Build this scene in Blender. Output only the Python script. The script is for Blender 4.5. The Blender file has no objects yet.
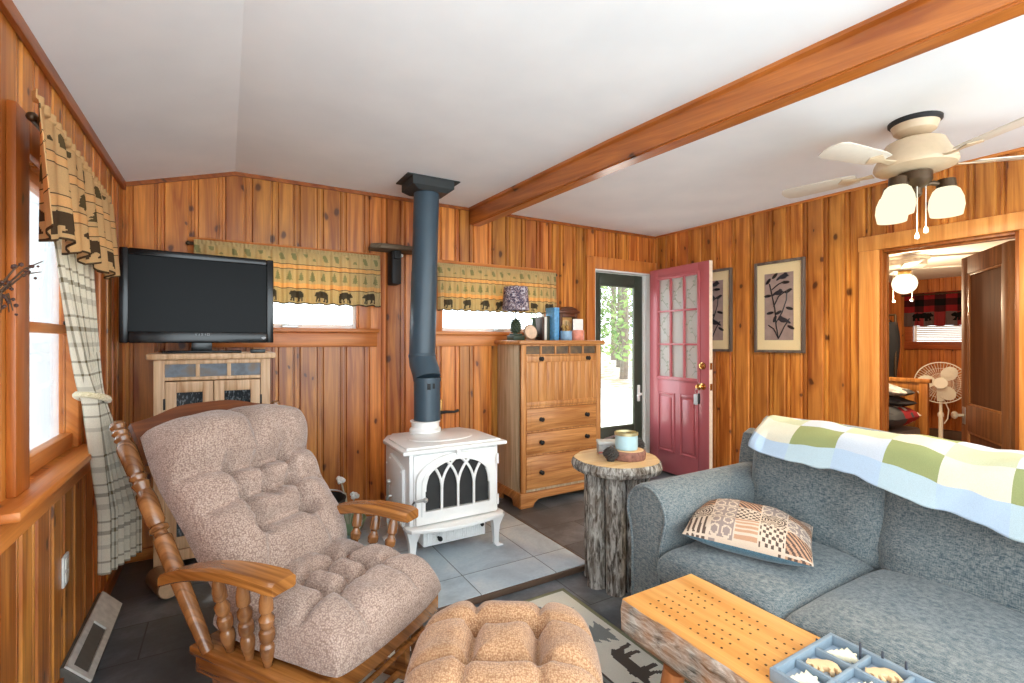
import bpy, bmesh, math, random
from mathutils import Vector, Matrix, noise
random.seed(7)
SC = bpy.context.scene
COL = SC.collection
PI = math.pi
D, XL, XR, FRONT = 3.60, -0.524, 3.866, -0.95
CEIL = 2.394

# ------------------------------------------------------------------ colour / material helpers
def srgb(r, g, b):
    def f(c):
        c /= 255.0
        return c / 12.92 if c <= 0.04045 else ((c + 0.055) / 1.055) ** 2.4
    return (f(r), f(g), f(b), 1.0)

class NT:
    def __init__(s, name):
        s.m = bpy.data.materials.new(name); s.m.use_nodes = True
        s.t = s.m.node_tree; s.t.nodes.clear()
        s.out = s.t.nodes.new('ShaderNodeOutputMaterial')
    def n(s, typ, props=None, **inp):
        nd = s.t.nodes.new('ShaderNode' + typ)
        for k, v in (props or {}).items(): setattr(nd, k, v)
        for k, v in inp.items():
            s.set(nd, k, v)
        return nd
    def set(s, nd, k, v):
        sock = nd.inputs[int(k[1:])] if k[0] == '_' and k[1:].isdigit() else nd.inputs[k.replace('_', ' ')]
        if isinstance(v, bpy.types.NodeSocket): s.t.links.new(v, sock)
        else: sock.default_value = v
    def math(s, op, a, b=0.0, c=None):
        nd = s.n('Math', {'operation': op}, _0=a, _1=b)
        if c is not None: s.set(nd, '_2', c)
        return nd.outputs[0]
    def mix(s, f, a, b, mode='MIX'):
        nd = s.t.nodes.new('ShaderNodeMix'); nd.data_type = 'RGBA'; nd.blend_type = mode
        for i, v in ((0, f), (6, a), (7, b)):
            if isinstance(v, bpy.types.NodeSocket): s.t.links.new(v, nd.inputs[i])
            else: nd.inputs[i].default_value = v
        return nd.outputs[2]
    def ramp(s, f, stops, interp='LINEAR'):
        nd = s.n('ValToRGB', None, Fac=f); cr = nd.color_ramp; cr.interpolation = interp
        while len(cr.elements) < len(stops): cr.elements.new(0.5)
        for e, (p, c) in zip(cr.elements, stops):
            e.position = p; e.color = c if not isinstance(c, (int, float)) else (c, c, c, 1)
        return nd.outputs[0]
    def rng(s, v, a, b, c, d):
        return s.n('MapRange', None, _0=v, _1=a, _2=b, _3=c, _4=d).outputs[0]
    def coord(s): return s.n('TexCoord').outputs['Object']
    def sep(s, v): return s.n('SeparateXYZ', None, _0=v).outputs
    def xyz(s, x, y, z=0.0): return s.n('CombineXYZ', None, _0=x, _1=y, _2=z).outputs[0]
    def noise(s, vec, scale, detail=3.0, rough=0.5, dist=0.0):
        return s.n('TexNoise', None, Vector=vec, Scale=scale, Detail=detail, Roughness=rough, Distortion=dist).outputs[0]
    def scale(s, vec, x, y, z):
        return s.n('VectorMath', {'operation': 'MULTIPLY'}, _0=vec, _1=(x, y, z)).outputs[0]
    def bump(s, h, strength, dist=0.01):
        return s.n('Bump', None, Height=h, Strength=strength, Distance=dist).outputs[0]
    def bsdf(s, col, rough=0.5, metal=0.0, spec=0.5, normal=None, **kw):
        b = s.n('BsdfPrincipled', None, Base_Color=col, Roughness=rough, Metallic=metal)
        s.set(b, 'Specular IOR Level', spec)
        if normal is not None: s.set(b, 'Normal', normal)
        for k, v in kw.items(): s.set(b, k, v)
        s.t.links.new(b.outputs[0], s.out.inputs[0]); return b
    def surf(s, sh): s.t.links.new(sh, s.out.inputs[0])

def plain(name, c, rough=0.5, metal=0.0, var=0.08, scale=30, bump=0.0, spec=0.5, **kw):
    t = NT(name); v = t.coord()
    f = t.noise(v, scale, 4)
    col = t.mix(t.rng(f, 0.3, 0.7, 0.0, 1.0), tuple(x * (1 - var) for x in c[:3]) + (1,), tuple(min(1, x * (1 + var)) for x in c[:3]) + (1,))
    t.bsdf(col, rough, metal, spec, t.bump(f, bump, 0.003) if bump else None, **kw)
    return t.m

def wood(name, light, dark, axis='Z', knots=0.0, rough=0.38, tone=0.0, grain=1.0, kcol=(60, 28, 12), coat=0.0, kscale=1.0):
    """long grained wood; per-board attribute 'rnd' shifts the figure and (by tone) the colour"""
    t = NT(name); x, y, z = t.sep(t.coord())
    if axis == 'Z': al, ac, th = z, t.math('ADD', x, y), t.math('SUBTRACT', x, y)
    elif axis == 'X': al, ac, th = x, t.math('ADD', y, z), t.math('SUBTRACT', y, z)
    else: al, ac, th = y, t.math('ADD', x, z), t.math('SUBTRACT', x, z)
    rnd = t.n('Attribute', {'attribute_name': 'rnd'}).outputs['Fac']
    ac2 = t.math('MULTIPLY_ADD', rnd, 31.7, ac); al2 = t.math('MULTIPLY_ADD', rnd, 17.3, al)
    v = t.xyz(ac2, al2, 0.0)
    f = t.noise(t.scale(v, 16 * grain, 0.9 * grain, 1), 1.0, 4, 0.55, 1.1)
    fine = t.noise(t.scale(v, 150, 4, 1), 1.0, 2, 0.5)
    col = t.mix(t.rng(f, 0.34, 0.66, 0.0, 1.0), light, dark)
    col = t.mix(t.rng(fine, 0.35, 0.75, 0.0, 0.22), col, tuple(c * 0.45 for c in dark[:3]) + (1,))
    if knots:
        wob = t.noise(t.scale(v, 9, 9, 1), 1.0, 2)
        kv = t.scale(t.xyz(t.math('MULTIPLY_ADD', wob, 0.05, ac2), al2), 5.2 * kscale, 2.9 * kscale, 1)
        vo = t.n('TexVoronoi', {'voronoi_dimensions': '2D'}, Vector=kv, Scale=1.0, Randomness=1.0)
        pick = t.sep(vo.outputs['Color'])
        size = t.rng(pick[1], 0, 1, 0.035, 0.12)
        on = t.math('LESS_THAN', pick[0], knots)
        core = t.math('MULTIPLY', on, t.n('MapRange', {'interpolation_type': 'SMOOTHSTEP'}, _0=vo.outputs['Distance'], _1=t.math('MULTIPLY', size, 0.4), _2=size, _3=1.0, _4=0.0).outputs[0])
        halo = t.math('MULTIPLY', on, t.rng(vo.outputs['Distance'], 0.0, 0.30, 0.5, 0.0))
        col = t.mix(halo, col, tuple(c * 0.75 for c in dark[:3]) + (1,))
        col = t.mix(t.math('MULTIPLY', core, 0.9), col, srgb(*kcol))
    if tone:
        hs = t.n('HueSaturation', None, Color=col, Hue=t.rng(rnd, 0, 1, 0.494, 0.507), Saturation=1.0, Value=t.rng(t.math('FRACT', t.math('MULTIPLY', rnd, 7.31)), 0, 1, 1 - tone, 1 + tone))
        col = hs.outputs[0]
    b = t.bsdf(col, rough, normal=t.bump(fine, 0.12, 0.002))
    if coat: t.set(b, 'Coat Weight', coat); t.set(b, 'Coat Roughness', 0.18)
    return t.m

def fabric(name, c1, c2, rough=0.95, scale=420, bump=0.4, blotch=0.15, sheen=0.3):
    t = NT(name); v = t.coord()
    w1 = t.noise(t.scale(v, 1, 1, 0.25), scale, 1); w2 = t.noise(t.scale(v, 0.25, 0.25, 1), scale, 1)
    w = t.math('MAXIMUM', w1, w2)
    big = t.noise(v, 7, 3)
    col = t.mix(t.rng(w, 0.42, 0.68, 0, 1), c1, c2)
    col = t.mix(t.rng(big, 0.35, 0.7, 0, blotch), col, tuple(c * 0.5 for c in c1[:3]) + (1,))
    t.bsdf(col, rough, 0, 0.2, t.bump(w, bump, 0.002), Sheen_Weight=sheen)
    return t.m

def tweed(name, c1, c2, cell=.008, bump=.5, blotch=.2, lift=None):
    t = NT(name); v = t.coord(); x, y, z = t.sep(v); k = 2 * PI / cell
    vo = t.n('TexVoronoi', None, Vector=v, Scale=1.0 / cell, Randomness=0.7).outputs['Distance']
    w = t.rng(vo, 0.1, 0.75, 1.0, -1.0)
    n1 = t.noise(v, 260, 2)
    f = t.math('ADD', t.math('MULTIPLY', w, .35), t.math('MULTIPLY_ADD', n1, 1.1, -.05))
    col = t.mix(t.rng(f, .15, .85, 0, 1), c1, c2)
    big = t.noise(v, 6, 4)
    col = t.mix(t.rng(big, .38, .72, 0, blotch), col, tuple(c * .55 for c in c1[:3]) + (1,))
    t.bsdf(col, .95, 0, .15, t.bump(f, bump, .002), Sheen_Weight=.3)
    return t.m

def painted(name, rough=0.9, weave=500, metal=0, trans=0.0):
    """pattern woven into the cloth: face attribute 'col'"""
    t = NT(name)
    c = t.n('Attribute', {'attribute_name': 'col'}).outputs['Color']
    w = t.noise(t.coord(), weave, 1)
    col = t.mix(t.rng(w, 0.35, 0.7, 0.0, 0.16), c, (0.02, 0.015, 0.01, 1))
    b = t.bsdf(col, rough, metal, 0.25, t.bump(w, 0.25, 0.001))
    if trans:
        tl = t.n('BsdfTranslucent', None, Color=col).outputs[0]
        t.surf(t.n('MixShader', None, _0=trans, _1=b.outputs[0], _2=tl).outputs[0])
    return t.m

def glass(name, tint=(1, 1, 1, 1), refl=0.08, rough=0.02, spread=0.0):
    t = NT(name)
    tr = t.n('BsdfTransparent', None, Color=tint).outputs[0]
    gl = t.n('BsdfGlossy', None, Roughness=rough).outputs[0]
    fc = t.n('LayerWeight', None, Blend=0.5).outputs['Facing']
    fr = t.math('MULTIPLY_ADD', t.math('POWER', fc, 5.0), 0.9, 0.04)
    m = t.n('MixShader', None, _0=fr, _1=tr, _2=gl).outputs[0]
    if spread:
        tl = t.n('BsdfTranslucent', None, Color=(1, 1, 1, 1)).outputs[0]
        df = t.n('BsdfDiffuse', None, Color=(0.86, 0.88, 0.84, 1)).outputs[0]
        h = t.n('MixShader', None, _0=0.5, _1=tl, _2=df).outputs[0]
        m = t.n('MixShader', None, _0=spread, _1=m, _2=h).outputs[0]
    t.surf(m); return t.m

def sheer(name, c, trans):
    t = NT(name); v = t.coord()
    tr = t.n('BsdfTransparent').outputs[0]
    tl = t.n('BsdfTranslucent', None, Color=c).outputs[0]
    df = t.n('BsdfDiffuse', None, Color=c).outputs[0]
    a = t.n('MixShader', None, _0=0.45, _1=tl, _2=df).outputs[0]
    t.surf(t.n('MixShader', None, _0=trans, _1=a, _2=tr).outputs[0]); return t.m

def glow(name, c, strength):
    t = NT(name)
    t.surf(t.n('Emission', None, Color=c, Strength=strength).outputs[0]); return t.m

# ------------------------------------------------------------------ mesh helpers
def bm_new(): return bmesh.new()

def finish(bm, M):
    return bm

def add_box(bm, x0, x1, y0, y1, z0, z1, bev=0.0, seg=2, M=None, mi=0):
    m = Matrix.Translation(((x0 + x1) / 2, (y0 + y1) / 2, (z0 + z1) / 2)) @ Matrix.Diagonal((abs(x1 - x0), abs(y1 - y0), abs(z1 - z0), 1))
    b = bmesh.new(); bmesh.ops.create_cube(b, size=1.0, matrix=m)
    if bev:
        bmesh.ops.bevel(b, geom=list(b.edges), offset=bev, segments=seg, profile=0.5, affect='EDGES')
    merge(bm, b, M, mi)

def merge(bm, b, M=None, mi=0):
    if M is not None: bmesh.ops.transform(b, matrix=M, verts=list(b.verts))
    vm = {}
    for v in b.verts: vm[v] = bm.verts.new(v.co)
    for f in b.faces:
        try:
            g = bm.faces.new([vm[v] for v in f.verts]); g.material_index = mi
        except ValueError: pass
    b.free()

def add_prism(bm, poly, h0, h1, plane='XZ', bev=0.0, M=None, mi=0, seg=2):
    """polygon (a,b) extruded between h0 and h1 along the third axis"""
    b = bmesh.new()
    def P(a, c, h):
        return {'XZ': (a, h, c), 'YZ': (h, a, c), 'XY': (a, c, h)}[plane]
    lo = [b.verts.new(P(a, c, h0)) for a, c in poly]; hi = [b.verts.new(P(a, c, h1)) for a, c in poly]
    n = len(poly)
    b.faces.new(lo); b.faces.new(list(reversed(hi)))
    for i in range(n): b.faces.new((lo[i], hi[i], hi[(i + 1) % n], lo[(i + 1) % n]))
    bmesh.ops.recalc_face_normals(b, faces=list(b.faces))
    if bev:
        ee = [e for e in b.edges if not (e.verts[0] in lo) != (e.verts[1] in lo)]
        bmesh.ops.bevel(b, geom=ee, offset=bev, segments=seg, profile=0.5, affect='EDGES')
    merge(bm, b, M, mi)

def add_lathe(bm, prof, seg=24, M=None, mi=0, cap=True):
    b = bmesh.new(); rings = []
    for r, z in prof:
        rings.append([b.verts.new((max(r, 1e-4) * math.cos(2 * PI * i / seg), max(r, 1e-4) * math.sin(2 * PI * i / seg), z)) for i in range(seg)])
    for a, c in zip(rings, rings[1:]):
        for i in range(seg): b.faces.new((a[i], a[(i + 1) % seg], c[(i + 1) % seg], c[i]))
    if cap:
        b.faces.new(list(reversed(rings[0]))); b.faces.new(rings[-1])
    bmesh.ops.recalc_face_normals(b, faces=list(b.faces))
    merge(bm, b, M, mi)

def add_tube(bm, pts, r, seg=10, M=None, mi=0, closed=False):
    pts = [Vector(p) for p in pts]; n = len(pts)
    rs = r if isinstance(r, (list, tuple)) else [r] * n
    b = bmesh.new(); rings = []; up = None
    for i, p in enumerate(pts):
        if closed: d = pts[(i + 1) % n] - pts[i - 1]
        else: d = (pts[min(i + 1, n - 1)] - pts[max(i - 1, 0)])
        d.normalize()
        if up is None:
            up = Vector((0, 0, 1)) if abs(d.z) < 0.9 else Vector((1, 0, 0))
        s = d.cross(up)
        if s.length < 1e-5: s = d.cross(Vector((0.3, 1, 0.2)))
        s.normalize(); up = s.cross(d).normalized()
        rings.append([b.verts.new(p + (s * math.cos(2 * PI * k / seg) + up * math.sin(2 * PI * k / seg)) * rs[i]) for k in range(seg)])
    for i in range(n if closed else n - 1):
        a, c = rings[i], rings[(i + 1) % n]
        for k in range(seg): b.faces.new((a[k], a[(k + 1) % seg], c[(k + 1) % seg], c[k]))
    if not closed:
        b.faces.new(list(reversed(rings[0]))); b.faces.new(rings[-1])
    bmesh.ops.recalc_face_normals(b, faces=list(b.faces))
    merge(bm, b, M, mi)

def add_ball(bm, c, r, sx=1, sy=1, sz=1, sub=2, mi=0, jitter=0.0, M=None):
    b = bmesh.new(); bmesh.ops.create_icosphere(b, subdivisions=sub, radius=1.0)
    for v in b.verts:
        k = 1 + (jitter * noise.noise(v.co * 2.3 + Vector(c) * 7) if jitter else 0)
        v.co = Vector((c[0] + v.co.x * r * sx * k, c[1] + v.co.y * r * sy * k, c[2] + v.co.z * r * sz * k))
    merge(bm, b, M, mi)

def add_turned(bm, p0, p1, prof, seg=14):
    """turned post along p0->p1; prof = (fraction, radius)"""
    p0, p1 = Vector(p0), Vector(p1)
    M = Matrix.Translation(p0) @ (p1 - p0).to_track_quat('Z', 'Y').to_matrix().to_4x4()
    L = (p1 - p0).length
    add_lathe(bm, [(r, f * L) for f, r in prof], seg, M)

def cushion(bm, w, d, t, tb, q=0.42, p=4.0, rc=0.25, creases=(), dips=(), nu=40, nv=40, wrinkle=0.0, wf=6.0, fn=None, seed=0.0, qb=None):
    """closed pillow: top bulges t, underside tb; creases ((u0,v0),(u1,v1),width,depth)"""
    def g(i, n):
        s = -1 + 2 * i / n
        return math.sin(s * PI / 2) * 0.55 + s * 0.45
    def seg(px, py, a, b):
        ax, ay = a; bx, by = b; dx, dy = bx - ax, by - ay
        L = dx * dx + dy * dy
        k = 0 if L == 0 else max(0, min(1, ((px - ax) * dx + (py - ay) * dy) / L))
        return math.hypot(px - ax - k * dx, py - ay - k * dy)
    top = {}; bot = {}
    for i in range(nu + 1):
        for j in range(nv + 1):
            u, v = g(i, nu), g(j, nv)
            x = u * math.sqrt(1 - rc * v * v * 0.5) * w / 2; y = v * math.sqrt(1 - rc * u * u * 0.5) * d / 2
            e = max(0.0, (1 - abs(u) ** p)) * max(0.0, (1 - abs(v) ** p))
            h = t * e ** q
            k = 0.0
            for c in creases:
                dd = seg(u, v, c[0], c[1]); k = max(k, c[3] * math.exp(-math.sqrt(dd * dd + .0004) / c[2]))
            for c in dips:
                dd = math.hypot(u - c[0], v - c[1]); k = max(k, c[3] * math.exp(-(dd / c[2]) ** 2))
            h -= k * min(1.0, e * 3 + 0.15) * t
            if wrinkle: h += wrinkle * noise.noise(Vector((x * wf + seed, y * wf, seed))) * min(1, e * 4)
            P = Vector((x, y, h)); Q = Vector((x, y, -tb * e ** (qb or q)))
            if fn: P = Vector(fn(*P)); Q = Vector(fn(*Q))
            top[i, j] = bm.verts.new(P)
            if i in (0, nu) or j in (0, nv): bot[i, j] = top[i, j]
            else: bot[i, j] = bm.verts.new(Q)
    for i in range(nu):
        for j in range(nv):
            bm.faces.new((top[i, j], top[i + 1, j], top[i + 1, j + 1], top[i, j + 1]))
            try: bm.faces.new((bot[i, j], bot[i, j + 1], bot[i + 1, j + 1], bot[i + 1, j]))
            except ValueError: pass

def grid(bm, P, nu, nv, col=None):
    lay = bm.faces.layers.float_color.get('col') or (bm.faces.layers.float_color.new('col') if col else None)
    vs = [[bm.verts.new(P(i / nu, j / nv)) for j in range(nv + 1)] for i in range(nu + 1)]
    for i in range(nu):
        for j in range(nv):
            f = bm.faces.new((vs[i][j], vs[i + 1][j], vs[i + 1][j + 1], vs[i][j + 1]))
            if col: f[lay] = col((i + 0.5) / nu, (j + 0.5) / nv)

def inside(poly, x, y):
    c = False; n = len(poly); j = n - 1
    for i in range(n):
        xi, yi = poly[i]; xj, yj = poly[j]
        if (yi > y) != (yj > y) and x < (xj - xi) * (y - yi) / (yj - yi) + xi: c = not c
        j = i
    return c

class Motifs:
    def __init__(s): s.l = []
    def add(s, poly, x, y, w, h, c, flip=False, rot=0.0):
        q = []
        for a, b in poly:
            a = (1 - a if flip else a) - 0.5; b -= 0.5
            a, b = a * w, b * h
            q.append((x + a * math.cos(rot) - b * math.sin(rot), y + a * math.sin(rot) + b * math.cos(rot)))
        xs = [p[0] for p in q]; ys = [p[1] for p in q]
        s.l.append((min(xs), max(xs), min(ys), max(ys), q, c))
    def at(s, x, y):
        for x0, x1, y0, y1, q, c in s.l:
            if x0 <= x <= x1 and y0 <= y <= y1 and inside(q, x, y): return c
        return None

BEAR = [(.02, .55), (.05, .70), (.12, .82), (.16, .95), (.21, .88), (.30, .90), (.44, .98), (.60, .93), (.76, .96), (.90, .86), (.98, .66), (.97, .4), (.95, 0), (.81, 0), (.82, .08), (.86, .2), (.80, .36), (.74, .2), (.72, 0), (.59, 0), (.60, .1), (.65, .17), (.62, .36), (.43, .34), (.41, 0), (.28, 0), (.28, .08), (.33, .17), (.31, .34), (.25, .17), (.23, 0), (.11, 0), (.12, .1), (.18, .4), (.16, .5), (.07, .5)]
PINE = [(.46, 0), (.46, .1), (.05, .12), (.28, .32), (.14, .33), (.34, .52), (.22, .53), (.39, .72), (.32, .73), (.5, 1), (.68, .73), (.61, .72), (.78, .53), (.66, .52), (.86, .33), (.72, .32), (.95, .12), (.54, .1), (.54, 0)]
MOOSE = [(.02, .60), (.08, .70), (.14, .74), (.10, .80), (.02, .84), (.0, .95), (.05, .90), (.06, 1.0), (.11, .91), (.15, .99), (.17, .88), (.20, .78), (.26, .90), (.30, 1.0), (.31, .88), (.37, .96), (.36, .84), (.30, .78), (.24, .74), (.30, .70), (.40, .72), (.50, .76), (.62, .70), (.80, .72), (.93, .66), (1.0, .52), (.96, .45), (.97, .25), (.99, 0), (.92, 0), (.90, .25), (.84, .38), (.83, .2), (.80, 0), (.74, 0), (.76, .22), (.73, .40), (.52, .38), (.50, .2), (.49, 0), (.43, 0), (.43, .22), (.41, .36), (.38, .2), (.33, .03), (.27, .05), (.33, .25), (.34, .44), (.28, .56), (.18, .60), (.12, .54), (.05, .53)]

def rigid(loc, rz=0.0): return Matrix.Translation(Vector(loc)) @ Matrix.Rotation(rz, 4, 'Z')

def obj(name, bm, mat, parent=None, world=False, smooth=True, angle=0.6, kind=None, solid=0.0, sub=0, label=None):
    if world and parent is not None:
        M = rigid(parent.location, parent.rotation_euler[2]).inverted()
        up = parent.parent
        if up is not None: M = M @ rigid(up.location, up.rotation_euler[2]).inverted()
        bmesh.ops.transform(bm, matrix=M, verts=list(bm.verts))
    me = bpy.data.meshes.new(name); bm.to_mesh(me); bm.free()
    for m in (mat if isinstance(mat, (list, tuple)) else [mat]): me.materials.append(m)
    if smooth and len(me.polygons):
        me.polygons.foreach_set('use_smooth', [True] * len(me.polygons)); me.set_sharp_from_angle(angle=angle)
    o = bpy.data.objects.new(name, me); COL.objects.link(o)
    if parent is not None: o.parent = parent
    if kind: o['kind'] = kind
    if label: o['label'] = label
    if solid:
        s = o.modifiers.new('solid', 'SOLIDIFY'); s.thickness = solid; s.offset = 0
    if sub:
        s = o.modifiers.new('sub', 'SUBSURF'); s.levels = sub; s.render_levels = sub
    return o

def single(name, bm, mat, label, cat, loc=(0, 0, 0), rz=0.0, group=None, world=True, **kw):
    if world:
        bmesh.ops.transform(bm, matrix=rigid(loc, rz).inverted(), verts=list(bm.verts))
    o = obj(name, bm, mat, **kw); o.location = loc; o.rotation_euler = (0, 0, rz)
    o['label'] = label; o['category'] = cat
    if group: o['group'] = group
    return o

def thing(name, label, cat, loc=(0, 0, 0), rz=0.0, group=None):
    o = bpy.data.objects.new(name, None); COL.objects.link(o); o.empty_display_size = 0.1
    o.location = loc; o.rotation_euler = (0, 0, rz); o['label'] = label; o['category'] = cat
    if group: o['group'] = group
    return o

def struct_empty(name, loc=(0, 0, 0)):
    o = bpy.data.objects.new(name, None); COL.objects.link(o); o.location = loc; o['kind'] = 'structure'; return o

def boxes(specs, bev=0.0):
    bm = bm_new()
    for s in specs: add_box(bm, *s, bev=bev)
    return bm

# ------------------------------------------------------------------ materials
PINE_Z = wood('knotty_pine', srgb(226, 146, 66), srgb(160, 82, 30), 'Z', knots=0.97, rough=0.34, tone=0.26, kcol=(84, 42, 20))
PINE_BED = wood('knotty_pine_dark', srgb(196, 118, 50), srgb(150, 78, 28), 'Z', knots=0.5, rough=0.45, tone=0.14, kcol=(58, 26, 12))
TRIM_X = wood('pine_trim_x', srgb(222, 140, 66), srgb(186, 102, 40), 'X', knots=0.35, kscale=0.8)
TRIM_Y = wood('pine_trim_y', srgb(222, 140, 66), srgb(186, 102, 40), 'Y', knots=0.35, kscale=0.8)
TRIM_Z = wood('pine_trim_z', srgb(222, 140, 66), srgb(186, 102, 40), 'Z', knots=0.3, kscale=0.8)
DARKTRIM = wood('dark_pine_trim', srgb(176, 98, 38), srgb(128, 62, 20), 'Y', knots=0.3, kscale=0.7)
BEAMW = wood('beam_pine', srgb(196, 116, 50), srgb(148, 76, 26), 'Y', knots=0.4, rough=0.3, kscale=0.8, coat=0.3)
OAK_Z = wood('oak_honey', srgb(216, 154, 92), srgb(168, 106, 54), 'Z', grain=1.8, rough=0.42)
OAK_X = wood('oak_honey_x', srgb(216, 154, 92), srgb(168, 106, 54), 'X', grain=1.8, rough=0.42)
OAKSIDE = wood('oak_side_grey', srgb(222, 206, 174), srgb(182, 158, 122), 'Z', grain=1.6, rough=0.5)
TVOAK = wood('oak_pale', srgb(230, 196, 156), srgb(192, 148, 106), 'Z', grain=1.8, rough=0.45)
CHAIRW = wood('chair_oak', srgb(180, 118, 58), srgb(118, 70, 30), 'Y', grain=2.0, rough=0.25, coat=0.5)
CHAIRW_Z = wood('chair_oak_z', srgb(166, 112, 66), srgb(104, 64, 34), 'Z', grain=2.0, rough=0.25, coat=0.5)
CRESTW = wood('crest_walnut', srgb(130, 74, 38), srgb(96, 50, 24), 'X', grain=1.5, rough=0.4)
DARKDOOR = wood('dark_door_wood', srgb(150, 100, 56), srgb(108, 68, 36), 'Z', grain=1.4, rough=0.65)
SLABTOP = wood('slab_pine', srgb(240, 182, 106), srgb(214, 146, 70), 'Y', grain=0.9, rough=0.32, coat=0.4)
SLICETOP = wood('slice_top', srgb(244, 214, 164), srgb(222, 178, 116), 'X', grain=0.8, rough=0.35)
BEDW = wood('bed_wood', srgb(186, 124, 60), srgb(138, 84, 36), 'Z', grain=1.5)
WHITE = plain('white_paint', srgb(236, 236, 232), 0.5, var=0.02)
OFFWHITE = plain('offwhite_plastic', srgb(232, 226, 212), 0.4, var=0.02)
BLACK = plain('black_gloss', srgb(14, 14, 15), 0.22, var=0.05)
BLACKM = plain('black_matte', srgb(26, 26, 27), 0.6, var=0.1)
IRON = plain('black_iron', srgb(34, 33, 33), 0.5, metal=0.4)
STEEL = plain('brushed_steel', srgb(190, 190, 188), 0.3, metal=0.9)
BRASS = plain('brass', srgb(206, 160, 96), 0.22, metal=1.0)
BRONZE = plain('dark_bronze', srgb(84, 66, 48), 0.35, metal=0.7)
ENAMEL = plain('white_enamel', srgb(238, 238, 236), 0.25, var=0.02, coat=None) if False else plain('white_enamel', srgb(238, 238, 236), 0.22, var=0.015)
PIPE = plain('pipe_enamel_blue_black', srgb(58, 76, 88), 0.38, var=0.06, scale=8)
PIPEBOX = plain('ceiling_box_black', srgb(46, 50, 50), 0.6, var=0.05)
REDDOOR = plain('red_door_paint', srgb(184, 98, 104), 0.28, var=0.03, scale=6)
GREENDOOR = plain('storm_door_green', srgb(58, 64, 52), 0.45, var=0.05)
def crossweave(name, c1, c2, bump=.4, blotch=.12):
    t = NT(name); v = t.coord(); x, y, z = t.sep(v)
    h = t.noise(t.scale(v, 60, 60, 420), 1.0, 2); k = t.noise(t.scale(v, 420, 420, 60), 1.0, 2); l = t.noise(t.scale(v, 420, 60, 200), 1.0, 2)
    w = t.math('MULTIPLY', t.math('ADD', t.math('ADD', h, k), l), .3333)
    col = t.mix(t.rng(w, .40, .60, 0, 1), c1, c2)
    col = t.mix(t.rng(t.noise(v, 5, 4), .38, .72, 0, blotch), col, tuple(c * .55 for c in c1[:3]) + (1,))
    t.bsdf(col, .95, 0, .15, t.bump(w, bump, .002), Sheen_Weight=.25)
    return t.m
SOFAF = crossweave('sofa_tweed', srgb(66, 82, 90), srgb(138, 141, 138))
TEALF = fabric('pillow_back_teal', srgb(60, 92, 108), srgb(90, 124, 138), scale=400)
TAUPE = tweed('chair_taupe', srgb(138, 114, 102), srgb(200, 176, 160), .0058, .7, .35)
TAN = tweed('ottoman_tan', srgb(158, 114, 80), srgb(216, 174, 134), .0055, .7, .4)
CLOTH = painted('woven_pattern')
SHEERCLOTH = painted('curtain_weave', trans=0.45)
PAINT = painted('printed_pattern', rough=0.6, weave=60)
PANE = glass('window_glass')
FROST = glass('etched_glass', spread=0.75)
SHEER = sheer('sheer_voile', (0.58, 0.59, 0.60, 1), 0.05)
CREAMCUT = plain('cream_painted_wood', srgb(244, 234, 206), 0.6, var=0.03)
TANCUT = plain('tan_bare_wood', srgb(224, 190, 146), 0.6, var=0.05)
TRAYBLUE = plain('tray_bluegrey', srgb(128, 144, 156), 0.6, var=0.08)
DARKPEG = plain('dark_peg', srgb(58, 62, 72), 0.5)
PINECONE = plain('pinecone_green', srgb(48, 62, 42), 0.6, var=0.3, scale=60, bump=0.4)
SLATE = None
t = NT('slate_inlay'); f = t.noise(t.coord(), 14, 4)
t.bsdf(t.ramp(f, [(0.3, srgb(86, 90, 96)), (0.5, srgb(112, 122, 132)), (0.7, srgb(120, 104, 88))]), 0.5); SLATE = t.m
t = NT('brown_slate_inlay'); f = t.noise(t.coord(), 16, 4)
t.bsdf(t.ramp(f, [(0.3, srgb(64, 56, 48)), (0.5, srgb(92, 76, 58)), (0.7, srgb(122, 96, 62))]), 0.5); SLATEB = t.m
t = NT('seeded_glass'); f = t.noise(t.scale(t.coord(), 1, 1, 0.4), 130, 2)
t.bsdf(t.ramp(f, [(0.52, srgb(38, 44, 48)), (0.68, srgb(120, 130, 136))]), 0.15, normal=t.bump(f, 0.3, 0.003)); SEEDED = t.m
t = NT('bark'); v = t.coord(); f = t.noise(t.scale(v, 1, 1, 0.22), 55, 5, 0.65, 0.6); f2 = t.noise(v, 9, 3)
t.bsdf(t.mix(t.rng(f2, 0.3, 0.7, 0, 0.45), t.ramp(f, [(0.36, srgb(56, 53, 50)), (0.48, srgb(138, 134, 128)), (0.60, srgb(208, 204, 196))]), srgb(110, 88, 66)), 0.95, spec=0.1, normal=t.bump(f, 0.9, 0.012)); BARK = t.m
t = NT('bark_slab'); v = t.coord(); f = t.noise(t.scale(v, 1, 0.22, 1), 60, 5, 0.65, 0.8); f2 = t.noise(v, 10, 3)
t.bsdf(t.mix(t.rng(f2, 0.35, 0.65, 0, 0.75), t.ramp(f, [(0.32, srgb(70, 62, 54)), (0.5, srgb(160, 152, 142)), (0.68, srgb(214, 206, 196))]), srgb(176, 120, 74)), 0.9, spec=0.1, normal=t.bump(f, 0.9, 0.012)); BARKS = t.m

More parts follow.
